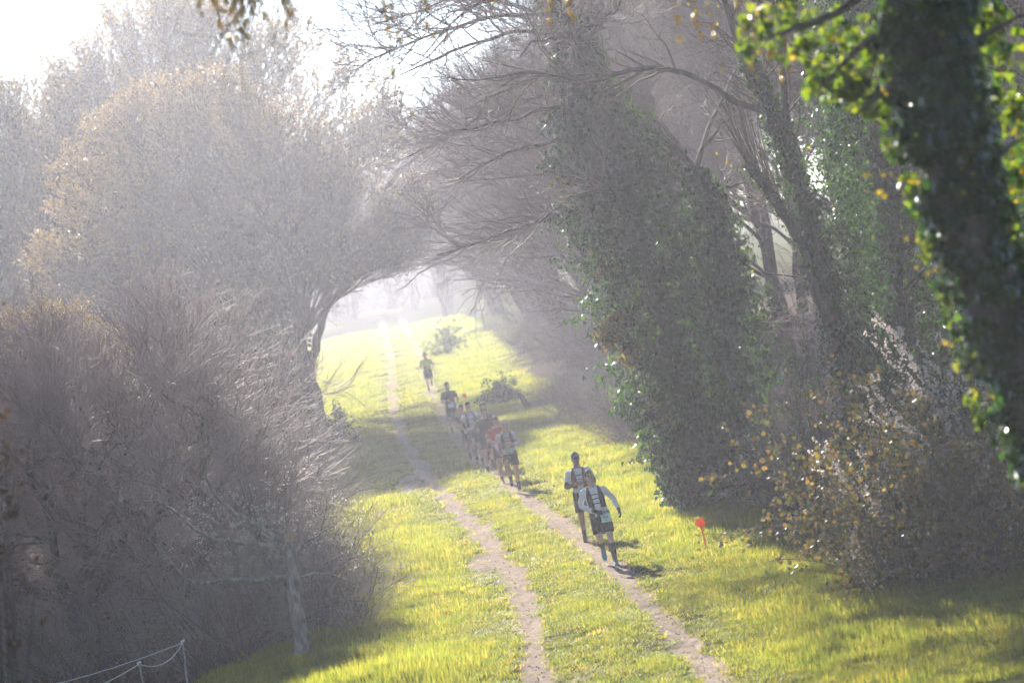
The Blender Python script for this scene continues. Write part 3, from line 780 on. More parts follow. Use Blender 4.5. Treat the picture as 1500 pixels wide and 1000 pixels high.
# leafy sprays: the largest leaves one by one, the rest joined
lm = [MB() for _ in range(8)]
for q in lm: scatter(q, IVY, np.zeros((1, 3)), np.array([[0, 1.0, 0]]), 1.0, rng, 0, np.array([[0, 0, 1.0]]), rng.random(1))
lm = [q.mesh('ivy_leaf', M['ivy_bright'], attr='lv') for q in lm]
jb, db = MB(), MB(); singles = 0
for px, py, rx, rz_, n_ in ((1110, 30, .16, .2, 45), (1095, 60, .08, .14, 30), (1150, 20, .2, .18, 60), (1210, 50, .25, .25, 110), (1170, 70, .1, .14, 36), (1140, 75, .06, .1, 14),
                            (1200, 120, .13, .15, 50), (1240, 110, .2, .2, 90), (1260, 140, .16, .18, 70), (1230, 135, .14, .13, 50), (1290, 160, .12, .16, 60), (1280, 70, .25, .3, 130), (1310, 200, .1, .2, 40),
                            (1335, 280, .07, .2, 40), (1355, 360, .06, .18, 30), (1385, 440, .06, .2, 40), (1410, 520, .06, .2, 36), (1430, 600, .06, .2, 30),
                            (1465, 60, .2, .3, 110), (1480, 160, .17, .3, 110), (1490, 250, .12, .25, 80), (1495, 370, .09, .3, 80), (1510, 480, .1, .3, 60), (1440, 20, .2, .2, 80), (1515, 570, .08, .2, 40)):
    c = L(px, py, YH + .25)
    n_ = int(n_ * 1.05); p = c + nrm(rng.normal(size=(n_, 3))) * rng.random((n_, 1)) ** .5 * [rx, rx, rz_]
    for i in range(n_):
        if singles < 290 and rng.random() < .22:
            o = link('ivy_leaf', lm[singles % 8], t); singles += 1
            o.location = p[i]; o.rotation_euler = (math.pi / 2 * rng.choice([-1, -1, 1]) + rng.normal(0, .5), rng.normal(0, .5), rng.uniform(0, 6.28))
            o.scale = (rng.uniform(.055, .085),) * 3
        else:
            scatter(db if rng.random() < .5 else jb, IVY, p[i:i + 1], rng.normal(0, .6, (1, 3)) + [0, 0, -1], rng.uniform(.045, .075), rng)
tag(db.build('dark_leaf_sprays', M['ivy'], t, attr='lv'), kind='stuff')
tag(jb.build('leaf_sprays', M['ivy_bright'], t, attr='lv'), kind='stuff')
# hanging yellow catkins on the bough
hb_ = MB(); ncat = 0; ckm = []
for _ in range(6):
    kb = MB(); scatter(kb, BUD, np.zeros((1, 3)), np.array([[0, 1.0, 0]]), 1.0, rng); ckm.append(kb.mesh('catkin', M['catkin_yellow'], attr='lv'))
for px, n_, dx, drop in ((300, 5, 14, (.15, .45)), (330, 10, 22, (.3, .65)), (365, 10, 22, (.3, .75)), (390, 5, 12, (.2, .5)), (545, 4, 14, (.2, .6)), (575, 4, 16, (.4, .9)), (605, 4, 16, (.3, .75)), (690, 3, 20, (.2, .4)),
                    (790, 5, 30, (.3, .55)), (860, 4, 20, (.3, .5)), (960, 4, 30, (.5, .8)), (1060, 6, 40, (.8, 1.1))):
    for i in range(n_):
        x = px + rng.normal(0, dx)
        u = np.interp(x, [330, 430, 600, 800, 1000, 1180], [-55, -80, -120, -150, -190, -260])
        s_ = L(x, u, YH + rng.normal(0, .15)); d_ = rng.uniform(*drop) + (abs(u) - 55) / 200 * .9
        k = 7; z = np.linspace(0, 1, k)[:, None]
        P = s_ + np.array([0, 0, -1.0]) * d_ * z + np.cumsum(rng.normal(0, .018, (k, 3)), 0)
        hb_.add(*tubes(P[None], np.linspace(.005, .002, k)[None], 4))
        m_ = int(rng.integers(4, 9)); f = rng.uniform(.45, 1, m_) * (k - 1.01); j = f.astype(int)
        pp = P[j] + (P[j + 1] - P[j]) * (f - j)[:, None]
        for q in pp:
            o = link('catkin', ckm[ncat % 6], t); ncat += 1; o.location = q
            o.rotation_euler = (math.pi / 2 * -1 + rng.normal(0, .3), 0, rng.uniform(0, 6.28)); o.scale = (rng.uniform(.045, .08),) * 3
Q2, S2 = branches(rng, PO, RO, 46, .1, .9, .5, 1.3, k=7, spread=.7, up=-.35, jit=.15, rmax=.012, rmin=.003)
Q3, S3 = branches(rng, Q2, S2, 240, .2, 1, .2, .6, k=5, spread=.8, up=-.1, jit=.2, rmax=.005, rmin=.002)
hb_.add(*tubes(Q2, S2, 4)); hb_.add(*tubes(Q3, S3, 3))
hb_.build('twigs', M['twig_brown'], t)
# crown extended out of view, its leaf mass added to shade the near haze
tc_ = in_ball(rng, 26, np.array([.8, 29.5, 14.5]) - base, (6.5, 4.5, 4.6), .4, .95)
PK, RK = arch_limbs(rng, np.repeat(axl[-1][None], 26, 0), tc_, r0=.11, r1=.02, lift=.1)
cb = MB(); cb.add(*tubes(PK, RK, 6)); QK, SK = branches(rng, PK, RK, 500, .3, 1, .6, 1.8, k=5, rmax=.03, rmin=.005); cb.add(*tubes(QK, SK, 4)); cb.build('crown', M['bark_dark'], t)
fb = MB(); p, dd = along(rng, QK[QK[:, :, 2].min(1) > 9.6 - base[2]], 24000); scatter(fb, IVY, p + rng.normal(0, .25, p.shape), dd + rng.normal(0, .8, p.shape), rng.uniform(.10, .17, 24000), rng); fb.build('shade_leaves', M['ivy'], t, attr='lv')
yb = MB(); q_, d_ = along(rng, branches(rng, PH, RH, 70, .35, .8, .4, .9, k=4, spread=1.2, up=.1)[0], 320, .5)
scatter(yb, SLIM, q_, d_ + rng.normal(0, .6, (320, 3)), rng.uniform(.03, .06, 320), rng)
yb.build('young_leaves', M['leaf_yellow'], t, attr='lv')

# ---- unseen trees added beside the trail, crowns shading the haze near the camera
def make_shade_tree(loc, label, group):
    rng = np.random.default_rng(47)
    t = thing('shade_tree', loc, label, 'tree', group)
    mb = MB(); st = [(0, 0, -.4), (.1, 0, 3), (0, .1, 6.5), (.2, 0, 10), (.1, 0, 13.5)]
    add_tube(mb, st, [.48, .38, .33, .28, .18], 12, 0, rng, .02, lump=.05); mb.build('trunk', M['bark_dark'], t)
    C = np.array([0, 0, 16.6]); tg = in_ball(rng, 34, C, (6.2, 5.2, 4.8), .5, .95)
    P, R = arch_limbs(rng, np.array([(.1, 0, rng.uniform(10.2, 13.4)) for _ in tg]), tg, r0=.12, r1=.02)
    Q, S = branches(rng, P, R, 700, .3, 1, .6, 1.8, k=5, rmax=.03, rmin=.005)
    cb = MB(); cb.add(*tubes(P, R, 6)); cb.add(*tubes(Q, S, 4)); cb.build('crown', M['bark_dark'], t)
    lb = MB(); p, dd = along(rng, Q, 26000); p = p + rng.normal(0, .3, p.shape); k = p[:, 2] > 12.3
    scatter(lb, IVY, p[k], (dd + rng.normal(0, .8, p.shape))[k], rng.uniform(.10, .18, k.sum()), rng); lb.build('shade_leaves', M['ivy'], t, attr='lv')
    return t
GA = 'unseen trees added to shade the near haze'
tall = make_shade_tree(on_ground(-9.0, 38, -.2), 'unseen tree added to shade the near haze, beside the brown-leaved sapling', GA)
place_copy(tall, on_ground(10.5, 47, -.2), 2.0, 1.0, 'unseen shade tree added up the bank behind the near ivied trunk', GA)
place_copy(tall, on_ground(-14.5, 50, -.2), 4.0, 1.0, 'unseen shade tree added well back of the rope fence', GA)
place_copy(tall, on_ground(-12.8, 65, -.2), 5.2, 1.02, 'unseen shade tree added beside the thorn trees, its crown high over them', GA)
place_copy(tall, on_ground(-17.5, 92, -.2), 2.9, 1.2, 'tallest unseen shade tree, added far back of the thorn clump', GA)
place_copy(tall, on_ground(-14.0, 78, -.2), .9, 1.1, 'unseen shade tree added at the back of the thorn clump', GA)

# ---- mauve thorn trees on the low side
def make_thorn(loc, label, group):
    rng = np.random.default_rng(51)
    t = thing('thorn_tree', loc, label, 'tree', group)
    mb = MB()
    add_tube(mb, [(.05, 0, -.4), (0, 0, .3), (-.12, 0, .9), (-.16, 0, 1.35)], [.25, .20, .19, .2], 10, 0, rng, .02, lump=.09)
    forks = []
    for p, r in (([(-.16, 0, 1.3), (.35, -.2, 1.75), (1.2, -.3, 2.05), (2.3, -.2, 2.1)], [.15, .11, .08, .04]),
                 ([(-.16, 0, 1.3), (-.6, .1, 1.8), (-1.4, .3, 2.3), (-2.3, .2, 2.9)], [.15, .11, .08, .04]),
                 ([(-.16, 0, 1.3), (.1, .3, 2.2), (.7, .6, 3.0), (1.3, .5, 4.2)], [.14, .10, .07, .03]),
                 ([(-.16, 0, 1.3), (-.3, -.3, 2.3), (-.2, -.7, 3.3), (-.7, -.7, 4.5)], [.13, .10, .07, .03]),
                 ([(.3, -.2, 1.7), (1.0, .5, 2.4), (2.0, .9, 3.1), (2.7, .9, 4.0)], [.09, .07, .05, .03]),
                 ([(.1, .2, 2.0), (1.1, -.5, 2.7), (1.9, -.8, 2.9), (3.0, -.7, 2.7)], [.08, .06, .045, .025])):
        P, R = add_tube(mb, p, r, 6, 0, rng, .06, lump=.06)
        forks.append(P[0][5:])
    F_ = np.concatenate(forks)
    C, Rr = (.4, 0, 3.4), (3.5, 2.8, 2.6)
    tg = in_ball(rng, 46, C, Rr, .55, .97, -.8)
    st = F_[np.argmin(((F_[None] - (tg * .75 + [0, 0, .4])[:, None]) ** 2).sum(-1), 1)]
    P, R = arch_limbs(rng, st, tg, r0=.035, lift=.08, jit=.09)
    mb.add(*tubes(P, R, 5)); mb.build('trunk', M['bark_grey'], t)
    cb = MB(); crown(rng, cb, P, R, (.4, 0, 2.2), None, 380, 2400, 5000, l2=(.6, 1.5), l3=(.4, 1.0), l4=(.12, .4), up=.3, out=.4, jit=.18, rt=.0065, spread=.9)
    cb.build('crown', M['twig_mauve'], t)
    return t
GT = 'bare thorn trees beside the trail'
hb0 = ground(150, 1003)
thorn = make_thorn(on_ground(hb0[0], hb0[1] - .5), 'spreading bare thorn tree with a thick leaning trunk by the rope fence', GT)
place_copy(thorn, on_ground(-6.7, 70), 2.4, .95, 'bare thorn tree with reddish twigs behind the white blackthorn', GT)
place_copy(thorn, on_ground(-10.2, 73), 4.0, 1.05, 'bare thorn tree behind the one with the thick leaning trunk', GT)
place_copy(thorn, on_ground(-8.2, 82), .9, 1.12, 'mauve thorn tree in front of the small silvery sallow', GT)
place_copy(thorn, on_ground(-12.4, 88), 5.2, 1.1, 'thorn tree at the back of the thorn clump', GT)

# ---- broken lichened snag
rng = np.random.default_rng(52)
base = ground(445, 972); Ys = base[1]
t = thing('broken_tree', base, 'lichen-grey tree snag snapped off at the top beside the grass', 'tree')
L = lambda px, py, Y=Ys: atd(px, py, Y) - base
mb = MB()
add_tube(mb, [(0, 0, -.2), L(441, 930), L(433, 870), L(428, 820), L(425, 792)], [.17, .13, .12, .115, .10], 10, 0, rng, .008, lump=.07)
for (pp, r0) in ((((428, 810), (395, 800), (350, 795), (300, 780), (240, 740), (200, 735)), .05), (((430, 840), (390, 850), (330, 850), (280, 850), (240, 810), (205, 780)), .05),
                 (((426, 800), (380, 770), (330, 740), (300, 700), (310, 660)), .045), (((432, 850), (470, 840), (510, 850)), .025), (((428, 815), (455, 790), (490, 770)), .022)):
    add_tube(mb, [L(*q) + [0, rng.normal(0, .15), 0] for q in pp], np.linspace(r0, .012, len(pp)), 7, 0, rng, .012)
mb.build('trunk', M['bark_lichen'], t)
sp = MB()
for i in range(9):
    a = i * .7; add_tube(sp, [L(425, 796) + [.06 * math.cos(a), .06 * math.sin(a), 0], L(424, 782) + [.05 * math.cos(a), .05 * math.sin(a), rng.uniform(0, .14)]], [.035, .004], 4, sub=1)
M['raw_wood'] = mat_plain('raw_wood', [(.25, .15, .09), (.42, .28, .18)], 12, .85, .3)
sp.build('splintered_top', M['raw_wood'], t, smooth_=False)

# ---- thickets of arching dead stems
def make_thicket(seed, loc, label, group, nst=420, h=(1.1, 2.6), twig='dead_stem', leaves=700, leafmat='leaf_mixed'):
    rng = np.random.default_rng(seed)
    t = thing('bramble_thicket', loc, label, 'shrub', group)
    b = np.stack([rng.uniform(-1.5, 1.5, nst), rng.uniform(-1.5, 1.5, nst), np.full(nst, -.15)], -1)
    ln = rng.uniform(*h, (nst, 1)); d = nrm(np.stack([rng.normal(0, .45, nst), rng.normal(0, .45, nst), np.ones(nst)], -1))
    k = 7; P = np.empty((nst, k, 3)); P[:, 0] = b; fall = rng.uniform(.0, .5, (nst, 1))
    for i in range(1, k):
        d = nrm(d + rng.normal(0, .12, d.shape) - np.array([0, 0, 1]) * fall * (i / k)); P[:, i] = P[:, i - 1] + d * ln / (k - 1)
    R = np.linspace(1, .35, k)[None] * rng.uniform(.0022, .0045, (nst, 1)) ** 1.0 * rng.choice([1, 1.6, 3.2, 5.0], (nst, 1))
    mb = MB(); mb.add(*tubes(P, R, 4)); mb.build('stems', M[twig], t)
    cb = MB()
    Q, S = branches(rng, P, R, int(nst * 4.2), .2, 1, .25, .9, k=4, spread=.9, up=.1, jit=.2, rmax=.006, rmin=.003)
    Q2, S2 = branches(rng, Q, S, nst * 6, .2, 1, .1, .4, k=3, spread=.9, up=.1, jit=.2, rmax=.004, rmin=.002)
    cb.add(*tubes(Q, S, 3)); cb.add(*tubes(Q2, S2, 3)); cb.build('twigs', M['twig_mauve'], t)
    lb = MB(); p, dd = along(rng, Q, leaves)
    scatter(lb, LEAF, p, dd + rng.normal(0, .7, p.shape), rng.uniform(.03, .07, leaves), rng); lb.build('leaves', M[leafmat], t, attr='lv')
    return t
GTh = 'bramble thickets along the verges'
th = make_thicket(61, on_ground(-4.9, 65.5, -.1), 'tangled mauve thicket behind the lichened snag', GTh)
spots = [(-5.3, 70.5, .9, .95, 'tangled thicket under the white blackthorn'), (-6.0, 76, 2.0, 1.0, 'tall dark thicket leaning towards the sunlit grass'),
         (-6.4, 83, 3.1, 1.05, 'thicket in the shade below the reddish thorn twigs'), (-6.9, 91, 4.4, 1.05, 'thicket at the foot of the drooping-limb sallow, trail side'),
         (-7.4, 100, 5.1, 1.05, 'thicket close below the ivy-dark sallow trunk'), (-7.8, 109, .4, 1.0, 'last thicket before the ivy-dark sallow trunk'),
         (-7.6, 67, 1.7, 1.0, 'brown thicket between the snag and the thick leaning trunk'), (-9.8, 69, 3.0, 1.1, 'brown thicket behind the thick leaning trunk'),
         (-8.0, 76, .2, 1.2, 'brown thicket deep under the thorn trees'), (-11.5, 78, 1.2, 1.2, 'brown thicket at the back under the thorn trees'),
         (4.3, 87, 2.2, .75, 'low leafless thicket past the ivy-clad tree'), (3.9, 95, .8, .75, 'low leafless thicket below the first leaning tree'),
         (3.1, 103, 3.3, .7, 'low thicket at the foot of the first leaning tree'), (2.6, 112, 4.0, .7, 'low thicket at the foot of the second leaning tree'),
         (5.6, 72, 5.0, .9, 'pale thicket between the ivy-clad tree and the root stump'), (6.6, 66, .5, 1.1, 'thicket above the root stump on the bank'), (5.3, 79, 1.5, .9, 'thicket at the back of the ivy-clad tree'),
         (5.2, 106, 1.0, .95, 'thicket among the stems of the first leaning tree'), (4.9, 115, 2.2, .9, 'thicket between the first two leaning trees'), (4.8, 125, 3.3, .95, 'pale thicket round the second leaning tree'),
         (4.3, 135, 4.1, .9, 'pale thicket between the second and third leaning trees'), (4.1, 144, 5.0, .95, 'pale thicket round the third leaning tree'), (3.2, 154, .2, .95, 'faint thicket past the third leaning tree'),
         (2.8, 166, 1.4, 1.0, 'faint thicket under the pale leaning tree'), (2.2, 182, 2.6, 1.1, 'faintest thicket where the trail narrows'), (6.0, 98, 3.0, 1.0, 'thicket on the bank before the first leaning tree'),
         (-8.2, 119, 1.2, 1.05, 'thicket just short of the ivy-dark sallow trunk'), (2.0, 121, 1.0, .65, 'low hazy thicket between the leaning trees'), (1.4, 131, 2.0, .6, 'low hazy thicket by the short leaning stump')]
for i, (x, y) in enumerate([(-34, 470), (-28, 476), (-22, 468), (-16, 474), (-10, 470), (-4, 478), (2, 470), (8, 476), (-40, 474)]):
    spots.append((x, y, i * 1.3, 3.6, 'blurred hedge closing the far end of the trail in the mist'))
for x, y, r, s, lab in spots: place_copy(th, on_ground(x, y, -.1), r, s, lab, GTh)

# ---- white blackthorn
rng = np.random.default_rng(62)
base = on_ground(-4.75, 66.5, -.1)
t = thing('blackthorn_bush', base, 'bushy blackthorn speckled with small white blossom behind the snag', 'shrub')
n = 26; d = nrm(np.stack([rng.normal(0, .35, n), rng.normal(0, .35, n), np.ones(n)], -1)); k = 6
P = np.stack([d * q * rng.uniform(1.8, 3.0, (n, 1)) for q in np.linspace(0, 1, k)], 1) ; P[:, 1:] += rng.normal(0, .05, P[:, 1:].shape)
R = np.linspace(.03, .008, k)[None].repeat(n, 0)
mb = MB(); mb.add(*tubes(P, R, 5)); mb.build('stems', M['bark_dark'], t)
Q, S = branches(rng, P, R, 420, .25, 1, .3, .8, k=4, spread=.9, up=.1, jit=.2, rmax=.008, rmin=.003)
Q2, S2 = branches(rng, Q, S, 1200, .2, 1, .1, .3, k=3, spread=.9, jit=.2, rmax=.004, rmin=.002)
cb = MB(); cb.add(*tubes(Q, S, 3)); cb.add(*tubes(Q2, S2, 3)); cb.build('twigs', M['twig_grey'], t)
kb = MB(); p, dd = along(rng, Q2[Q2[:, -1, 2] > 1.0], 5200)
scatter(kb, PETALS, p + rng.normal(0, .02, p.shape), rng.normal(size=p.shape), rng.uniform(.018, .036, 5200), rng); kb.build('blossoms', M['blossom'], t, attr='lv')

# ---- bramble bush with arching blossom sprays on the near bank
rng = np.random.default_rng(63)
base = ground(1400, 850); base[2] -= .1; Yn = base[1]
t = thing('bramble_bush', base, 'big bramble bush of russet and green leaves with pinkish blossom sprays at the grass edge', 'shrub')
n = 200; b = np.stack([rng.uniform(-1.15, 1.9, n), rng.uniform(-.7, 1.6, n), np.full(n, -.1)], -1)
d = nrm(np.stack([rng.normal(.08, .32, n), rng.normal(0, .3, n), np.ones(n)], -1)); k = 8; ln = rng.uniform(1.5, 3.7, (n, 1))
P = np.empty((n, k, 3)); P[:, 0] = b
for i in range(1, k):
    d = nrm(d + rng.normal(0, .1, d.shape) - np.array([0, 0, .2 * i / k])); P[:, i] = P[:, i - 1] + d * ln / (k - 1)
R = np.linspace(.012, .004, k)[None].repeat(n, 0)
mb = MB(); mb.add(*tubes(P, R, 5))
Q, S = branches(rng, P, R, 1500, .1, 1, .25, .8, k=4, spread=1.0, up=.1, jit=.2, rmax=.007, rmin=.003); mb.add(*tubes(Q, S, 3))
mb.build('stems', M['dead_stem'], t)
lb = MB(); p, dd = along(rng, Q, 15000)
scatter(lb, LEAF, p + rng.normal(0, .05, p.shape), dd + rng.normal(0, .8, p.shape), rng.uniform(.045, .095, 15000), rng)
p, dd = along(rng, P, 4500, .0, 1); scatter(lb, LEAF, p + rng.normal(0, .08, p.shape), dd + rng.normal(0, .8, p.shape), rng.uniform(.045, .09, 4500), rng)
lb.build('leaves', M['leaf_mixed'], t, attr='lv')
gb = MB(); ivy_column(rng, gb, [(-.3, .5, 0), (-.1, .5, 1), (.3, .6, 2), (.5, .6, 2.8)], [.9, 1.0, .9, .5], 5000, .05, .085, .1)
gb.build('ivy', M['ivy'], t, attr='lv')
# blossom sprays
L = lambda px, py, Y=Yn: atd(px, py, Y) - base
sb2, fb = MB(), MB()
ends = [(1180, 665), (1200, 690), (1215, 640), (1235, 700), (1260, 600), (1255, 490), (1270, 560), (1300, 520), (1320, 560), (1340, 500), (1370, 480), (1350, 540), (1390, 520), (1400, 560), (1225, 730), (1420, 500),
        (1280, 650), (1310, 610), (1240, 650), (1330, 640), (1380, 600), (1360, 570), (1290, 700), (1420, 620), (1240, 760), (1270, 740), (1440, 560), (1410, 650), (1300, 470), (1275, 440)]
for (px, py) in ends:
    s_ = L(px + rng.uniform(40, 130), py + rng.uniform(90, 200), Yn - rng.uniform(-.3, .9)); e_ = L(px, py, Yn - rng.uniform(-.4, .9))
    P_, R_ = arch_limbs(rng, s_[None], e_[None], k=8, lift=.1, jit=.02, r0=.008, r1=.003); sb2.add(*tubes(P_, R_, 4))
    q2, s2 = branches(rng, P_, R_, 5, .3, .9, .15, .45, k=4, spread=.6, jit=.1, rmax=.004, rmin=.002); sb2.add(*tubes(q2, s2, 3))
    for PP, m_ in ((P_, 60), (q2, 60)):
        p, dd = along(rng, PP, m_, .25); scatter(fb, PETALS, p + rng.normal(0, .012, p.shape), rng.normal(size=p.shape), rng.uniform(.026, .050, m_), rng)
sb2.build('spray_stems', M['twig_brown'], t); fb.build('blossoms', M['blossom'], t, attr='lv')

# pale-leaved young shrub between the trunks
rng = np.random.default_rng(64)
base = on_ground(atd(1175, 700, 64)[0], 64.0, -.1)
t = thing('young_shrub', base, 'slender young shrub with pale green new leaves beside the forked ivy trunks', 'shrub')
L = lambda px, py, Y=64.0: atd(px, py, Y) - base
tg = np.array([L(*q, 64 + rng.normal(0, .3)) for q in ((1120, 470), (1140, 430), (1165, 420), (1180, 440), (1150, 500), (1120, 540), (1190, 480), (1170, 540), (1145, 560), (1105, 520), (1200, 530), (1130, 600))])
P, R = arch_limbs(rng, rng.normal(0, .12, tg.shape) * [1, 1, 0], tg, k=8, lift=.05, r0=.02, r1=.004)
Q, S = branches(rng, P, R, 150, .4, 1, .2, .6, k=4, spread=.7, up=.3, jit=.15, rmax=.006, rmin=.002)
mb = MB(); mb.add(*tubes(P, R, 5)); mb.add(*tubes(Q, S, 3)); mb.build('stems', M['twig_brown'], t)
lb = MB(); p, dd = along(rng, Q, 2000, .1); scatter(lb, SLIM, p + rng.normal(0, .015, p.shape), dd + rng.normal(0, .5, p.shape), rng.uniform(.03, .06, 2000), rng); lb.build('leaves', M['leaf_pale'], t, attr='lv')

# low dark evergreen shrubs by the trail
def shrub(name, loc, r, n, label, group, seed):
    rng = np.random.default_rng(seed); t = thing(name, loc, label, 'shrub', group)
    n0 = 40; d = nrm(np.stack([rng.normal(0, .8, n0), rng.normal(0, .8, n0), np.abs(rng.normal(0, .6, n0)) + .2], -1))
    P, R = arch_limbs(rng, np.zeros((n0, 3)), d * np.array(r) * rng.uniform(.7, 1, (n0, 1)), k=6, r0=.02, r1=.005)
    Q, S = branches(rng, P, R, 300, .3, 1, .15, .4, k=3, rmax=.006, rmin=.003)
    mb = MB(); mb.add(*tubes(P, R, 4)); mb.add(*tubes(Q, S, 3)); mb.build('stems', M['bark_dark'], t)
    lb = MB(); p, dd = along(rng, Q, n); scatter(lb, LEAF, p + rng.normal(0, .05, p.shape), dd + rng.normal(0, .8, p.shape), rng.uniform(.05, .09, n), rng); lb.build('leaves', M['ivy'], t, attr='lv')
    return t
GL = 'low shrubs on the trail verge'
s1_ = flat(735, 590)
shrub('low_shrub', on_ground(s1_[0], s1_[1]), (1.0, 1.0, .9), 2200, 'low rounded dark shrub by the short leaning stump', GL, 71)
s1_ = flat(655, 520)
shrub('low_shrub', on_ground(s1_[0], s1_[1]), (1.6, 1.5, 2.0), 2600, 'rounded shrub faint in the haze behind the last runner', GL, 72)
shrub('low_shrub', on_ground(-6.6, 132), (.9, .8, 1.6), 1500, 'leafy shoots sprouting against the ivy-dark sallow trunk', GL, 73)
shrub('low_shrub', on_ground(-4.5, 79, -.1), (.9, .9, .7), 900, 'small shoots poking from the tall thicket over sunlit grass', GL, 74)

# short leaning stump by the low shrub
rng = np.random.default_rng(75)
base = ground(776, 606)
t = thing('tree_stump', base, scale=.75, label='short leaning dead stump beside the low rounded dark shrub', cat='stump')
mb = MB(); add_tube(mb, [(.05, 0, -.2), (0, 0, .2), (-.18, 0, .75), (-.3, 0, 1.05)], [.2, .15, .12, .09], 8, 0, rng, .01, lump=.1); mb.build('trunk', M['bark_dark'], t)
sp = MB(); add_tube(sp, [(-.27, 0, 1.0), (-.36, 0, 1.25)], [.08, .01], 5, sub=1); add_tube(sp, [(-.32, .03, 1.0), (-.36, .04, 1.16)], [.06, .01], 5, sub=1); sp.build('splintered_top', M['raw_wood'], t)

# uprooted root plate on the bank
rng = np.random.default_rng(76)
base = ground(1165, 785); base[2] -= .1
t = thing('root_stump', base, 'dark upturned root stump at the foot of the bank beside the bramble bush', 'stump')
mb = MB(); add_tube(mb, [(.5, .6, .1), (.2, .2, .35), (-.05, -.1, .5), (-.15, -.25, .52)], [.25, .36, .42, .10], 12, 0, rng, .02, lump=.16); mb.build('trunk', M['bark_dark'], t)
for i in range(11):
    a = i * .57 + rng.uniform(-.2, .2); rb_ = MB(); l_ = rng.uniform(.35, .75)
    d_ = np.array([.7 * math.cos(a), -.25, .8 * math.sin(a)]); s_ = np.array([-.05, -.15, .5])
    add_tube(rb_, [s_, s_ + d_ * l_ * .5 + rng.normal(0, .05, 3), s_ + d_ * l_ + rng.normal(0, .1, 3)], [.09, .05, .012], 6, 0, rng, .01, lump=.08); rb_.build('root', M['bark_dark'], t)

# sapling with dry brown leaves close to the camera
rng = np.random.default_rng(77)
Yg = 30.0; base = on_ground(atd(-60, 900, Yg)[0], Yg, -.1)
t = thing('brown_leaved_sapling', base, 'near out-of-focus sapling with withered brown leaves at the picture edge', 'sapling')
t['label'] = 'out-of-focus sapling hung with withered brown leaves in front of the thorn trees'
L = lambda px, py, Y=Yg: atd(px, py, Y) - base
tg = np.array([L(*q) for q in ((5, 440), (-20, 400), (15, 640), (40, 690), (-30, 560), (30, 760), (10, 820), (50, 850), (-10, 740), (20, 880))])
P, R = arch_limbs(rng, np.array([[0, 0, z] for z in np.linspace(0, 2.2, len(tg))[::-1]]), tg, k=8, lift=.05, jit=.03, r0=.02, r1=.005)
mb = MB(); add_tube(mb, [(0, 0, -.1), (.02, 0, 1.2), (0, 0, 2.6), L(-30, 470)], [.035, .03, .025, .01], 7); mb.add(*tubes(P, R, 5)); mb.build('trunk', M['bark_dark'], t)
Q, S = branches(rng, P, R, 90, .4, 1, .1, .35, k=4, rmax=.005, rmin=.002)
cb = MB(); cb.add(*tubes(Q, S, 3)); cb.build('crown', M['twig_brown'], t)
lb = MB(); p, dd = along(rng, Q, 420); scatter(lb, LEAF, p, dd + rng.normal(0, .7, p.shape), rng.uniform(.03, .07, 420), rng); lb.build('leaves', M['leaf_brown'], t, attr='lv')

# ------------------------------------------------------------------ rope fence in the corner
rng = np.random.default_rng(78)
M['rope'] = mat_plain('rope', [(.62, .62, .64), (.78, .78, .78)], 40, .7)
M['stake'] = mat_plain('stake', [(.30, .28, .27), (.46, .43, .41)], 25, .85, .3)
pA, pB = on_ground(atd(208, 1000, 57)[0], 57.0), on_ground(atd(268, 990, 58)[0], 58.0)
t = thing('rope_fence', pA, 'white rope fence slung between small weathered stakes in the grass corner', 'fence')
L = lambda px, py, Y: atd(px, py, Y) - pA
tops = [L(204, 972, pA[1]), L(268, 940, pB[1])]
for b_, tp in ((np.zeros(3), tops[0]), (pB - pA, tops[1])):
    mb = MB(); add_tube(mb, [b_ + [0, 0, -.2], (b_ + tp) / 2, tp + [0, 0, .03]], [.017, .015, .013], 7, 0, rng, .003, lump=.06); mb.build('stake', M['stake'], t)
    mb = MB(); add_tube(mb, [tp + [-.03, 0, .01], tp + [.03, 0, .03]], [.017, .016], 7); mb.build('insulator', M['rope'], t)
far_ = L(60, 1006, 58.5)
for a_, b_, sag in ((far_, tops[1], .05), (tops[1], tops[0], .16), (far_ + [.2, .3, -.3], tops[0], .04)):
    u = np.linspace(0, 1, 9)[:, None]; pp = a_ * (1 - u) + b_ * u - np.array([0, 0, 1]) * sag * 4 * u * (1 - u)
    mb = MB(); add_tube(mb, pp, np.full(9, .0065), 6, 0, rng, .003, sub=3); mb.build('rope', M['rope'], t)

# ------------------------------------------------------------------ orange course markers
M['orange'] = mat_leaf('orange_plastic', [(0, (.80, .17, .015)), (1, (.86, .22, .02))], .4, (1, .9, .8), 1.0, .05)
def marker(loc, label, tilt=0.05):
    t = thing('course_marker', loc, label, 'marker', 'orange course markers')
    mb = MB(); add_tube(mb, [(0, 0, -.15), (.0, 0, .2), (-tilt * .35, 0, .46)], [.014, .014, .014], 8); mb.build('stake', M['orange'], t)
    h = MB(); s = .10
    q = np.array([(-s, 0, 0), (-.03, 0, -.075), (.05, 0, -.08), (s, 0, -.015), (.06, 0, .07), (-.04, 0, .08)]) + [-.02, 0, .50]
    v = np.concatenate([q + [0, -.012, 0], q + [0, .012, 0]]); m_ = len(q)
    for f in range(m_): h.add(v[[f, (f + 1) % m_, (f + 1) % m_ + m_, f + m_]], [[0, 1, 2, 3]])
    h.add(v[:m_], [list(range(m_))]); h.add(v[m_:], [list(range(m_))[::-1]])
    h.build('sign_head', M['orange'], t, smooth_=False)
    return t
marker(ground(1035, 806), 'bright orange course marker on a stake in the grass near the ivy-clad tree')
marker(on_ground(*flat(684, 597)[:2]), 'small orange course marker behind the bunch of runners')

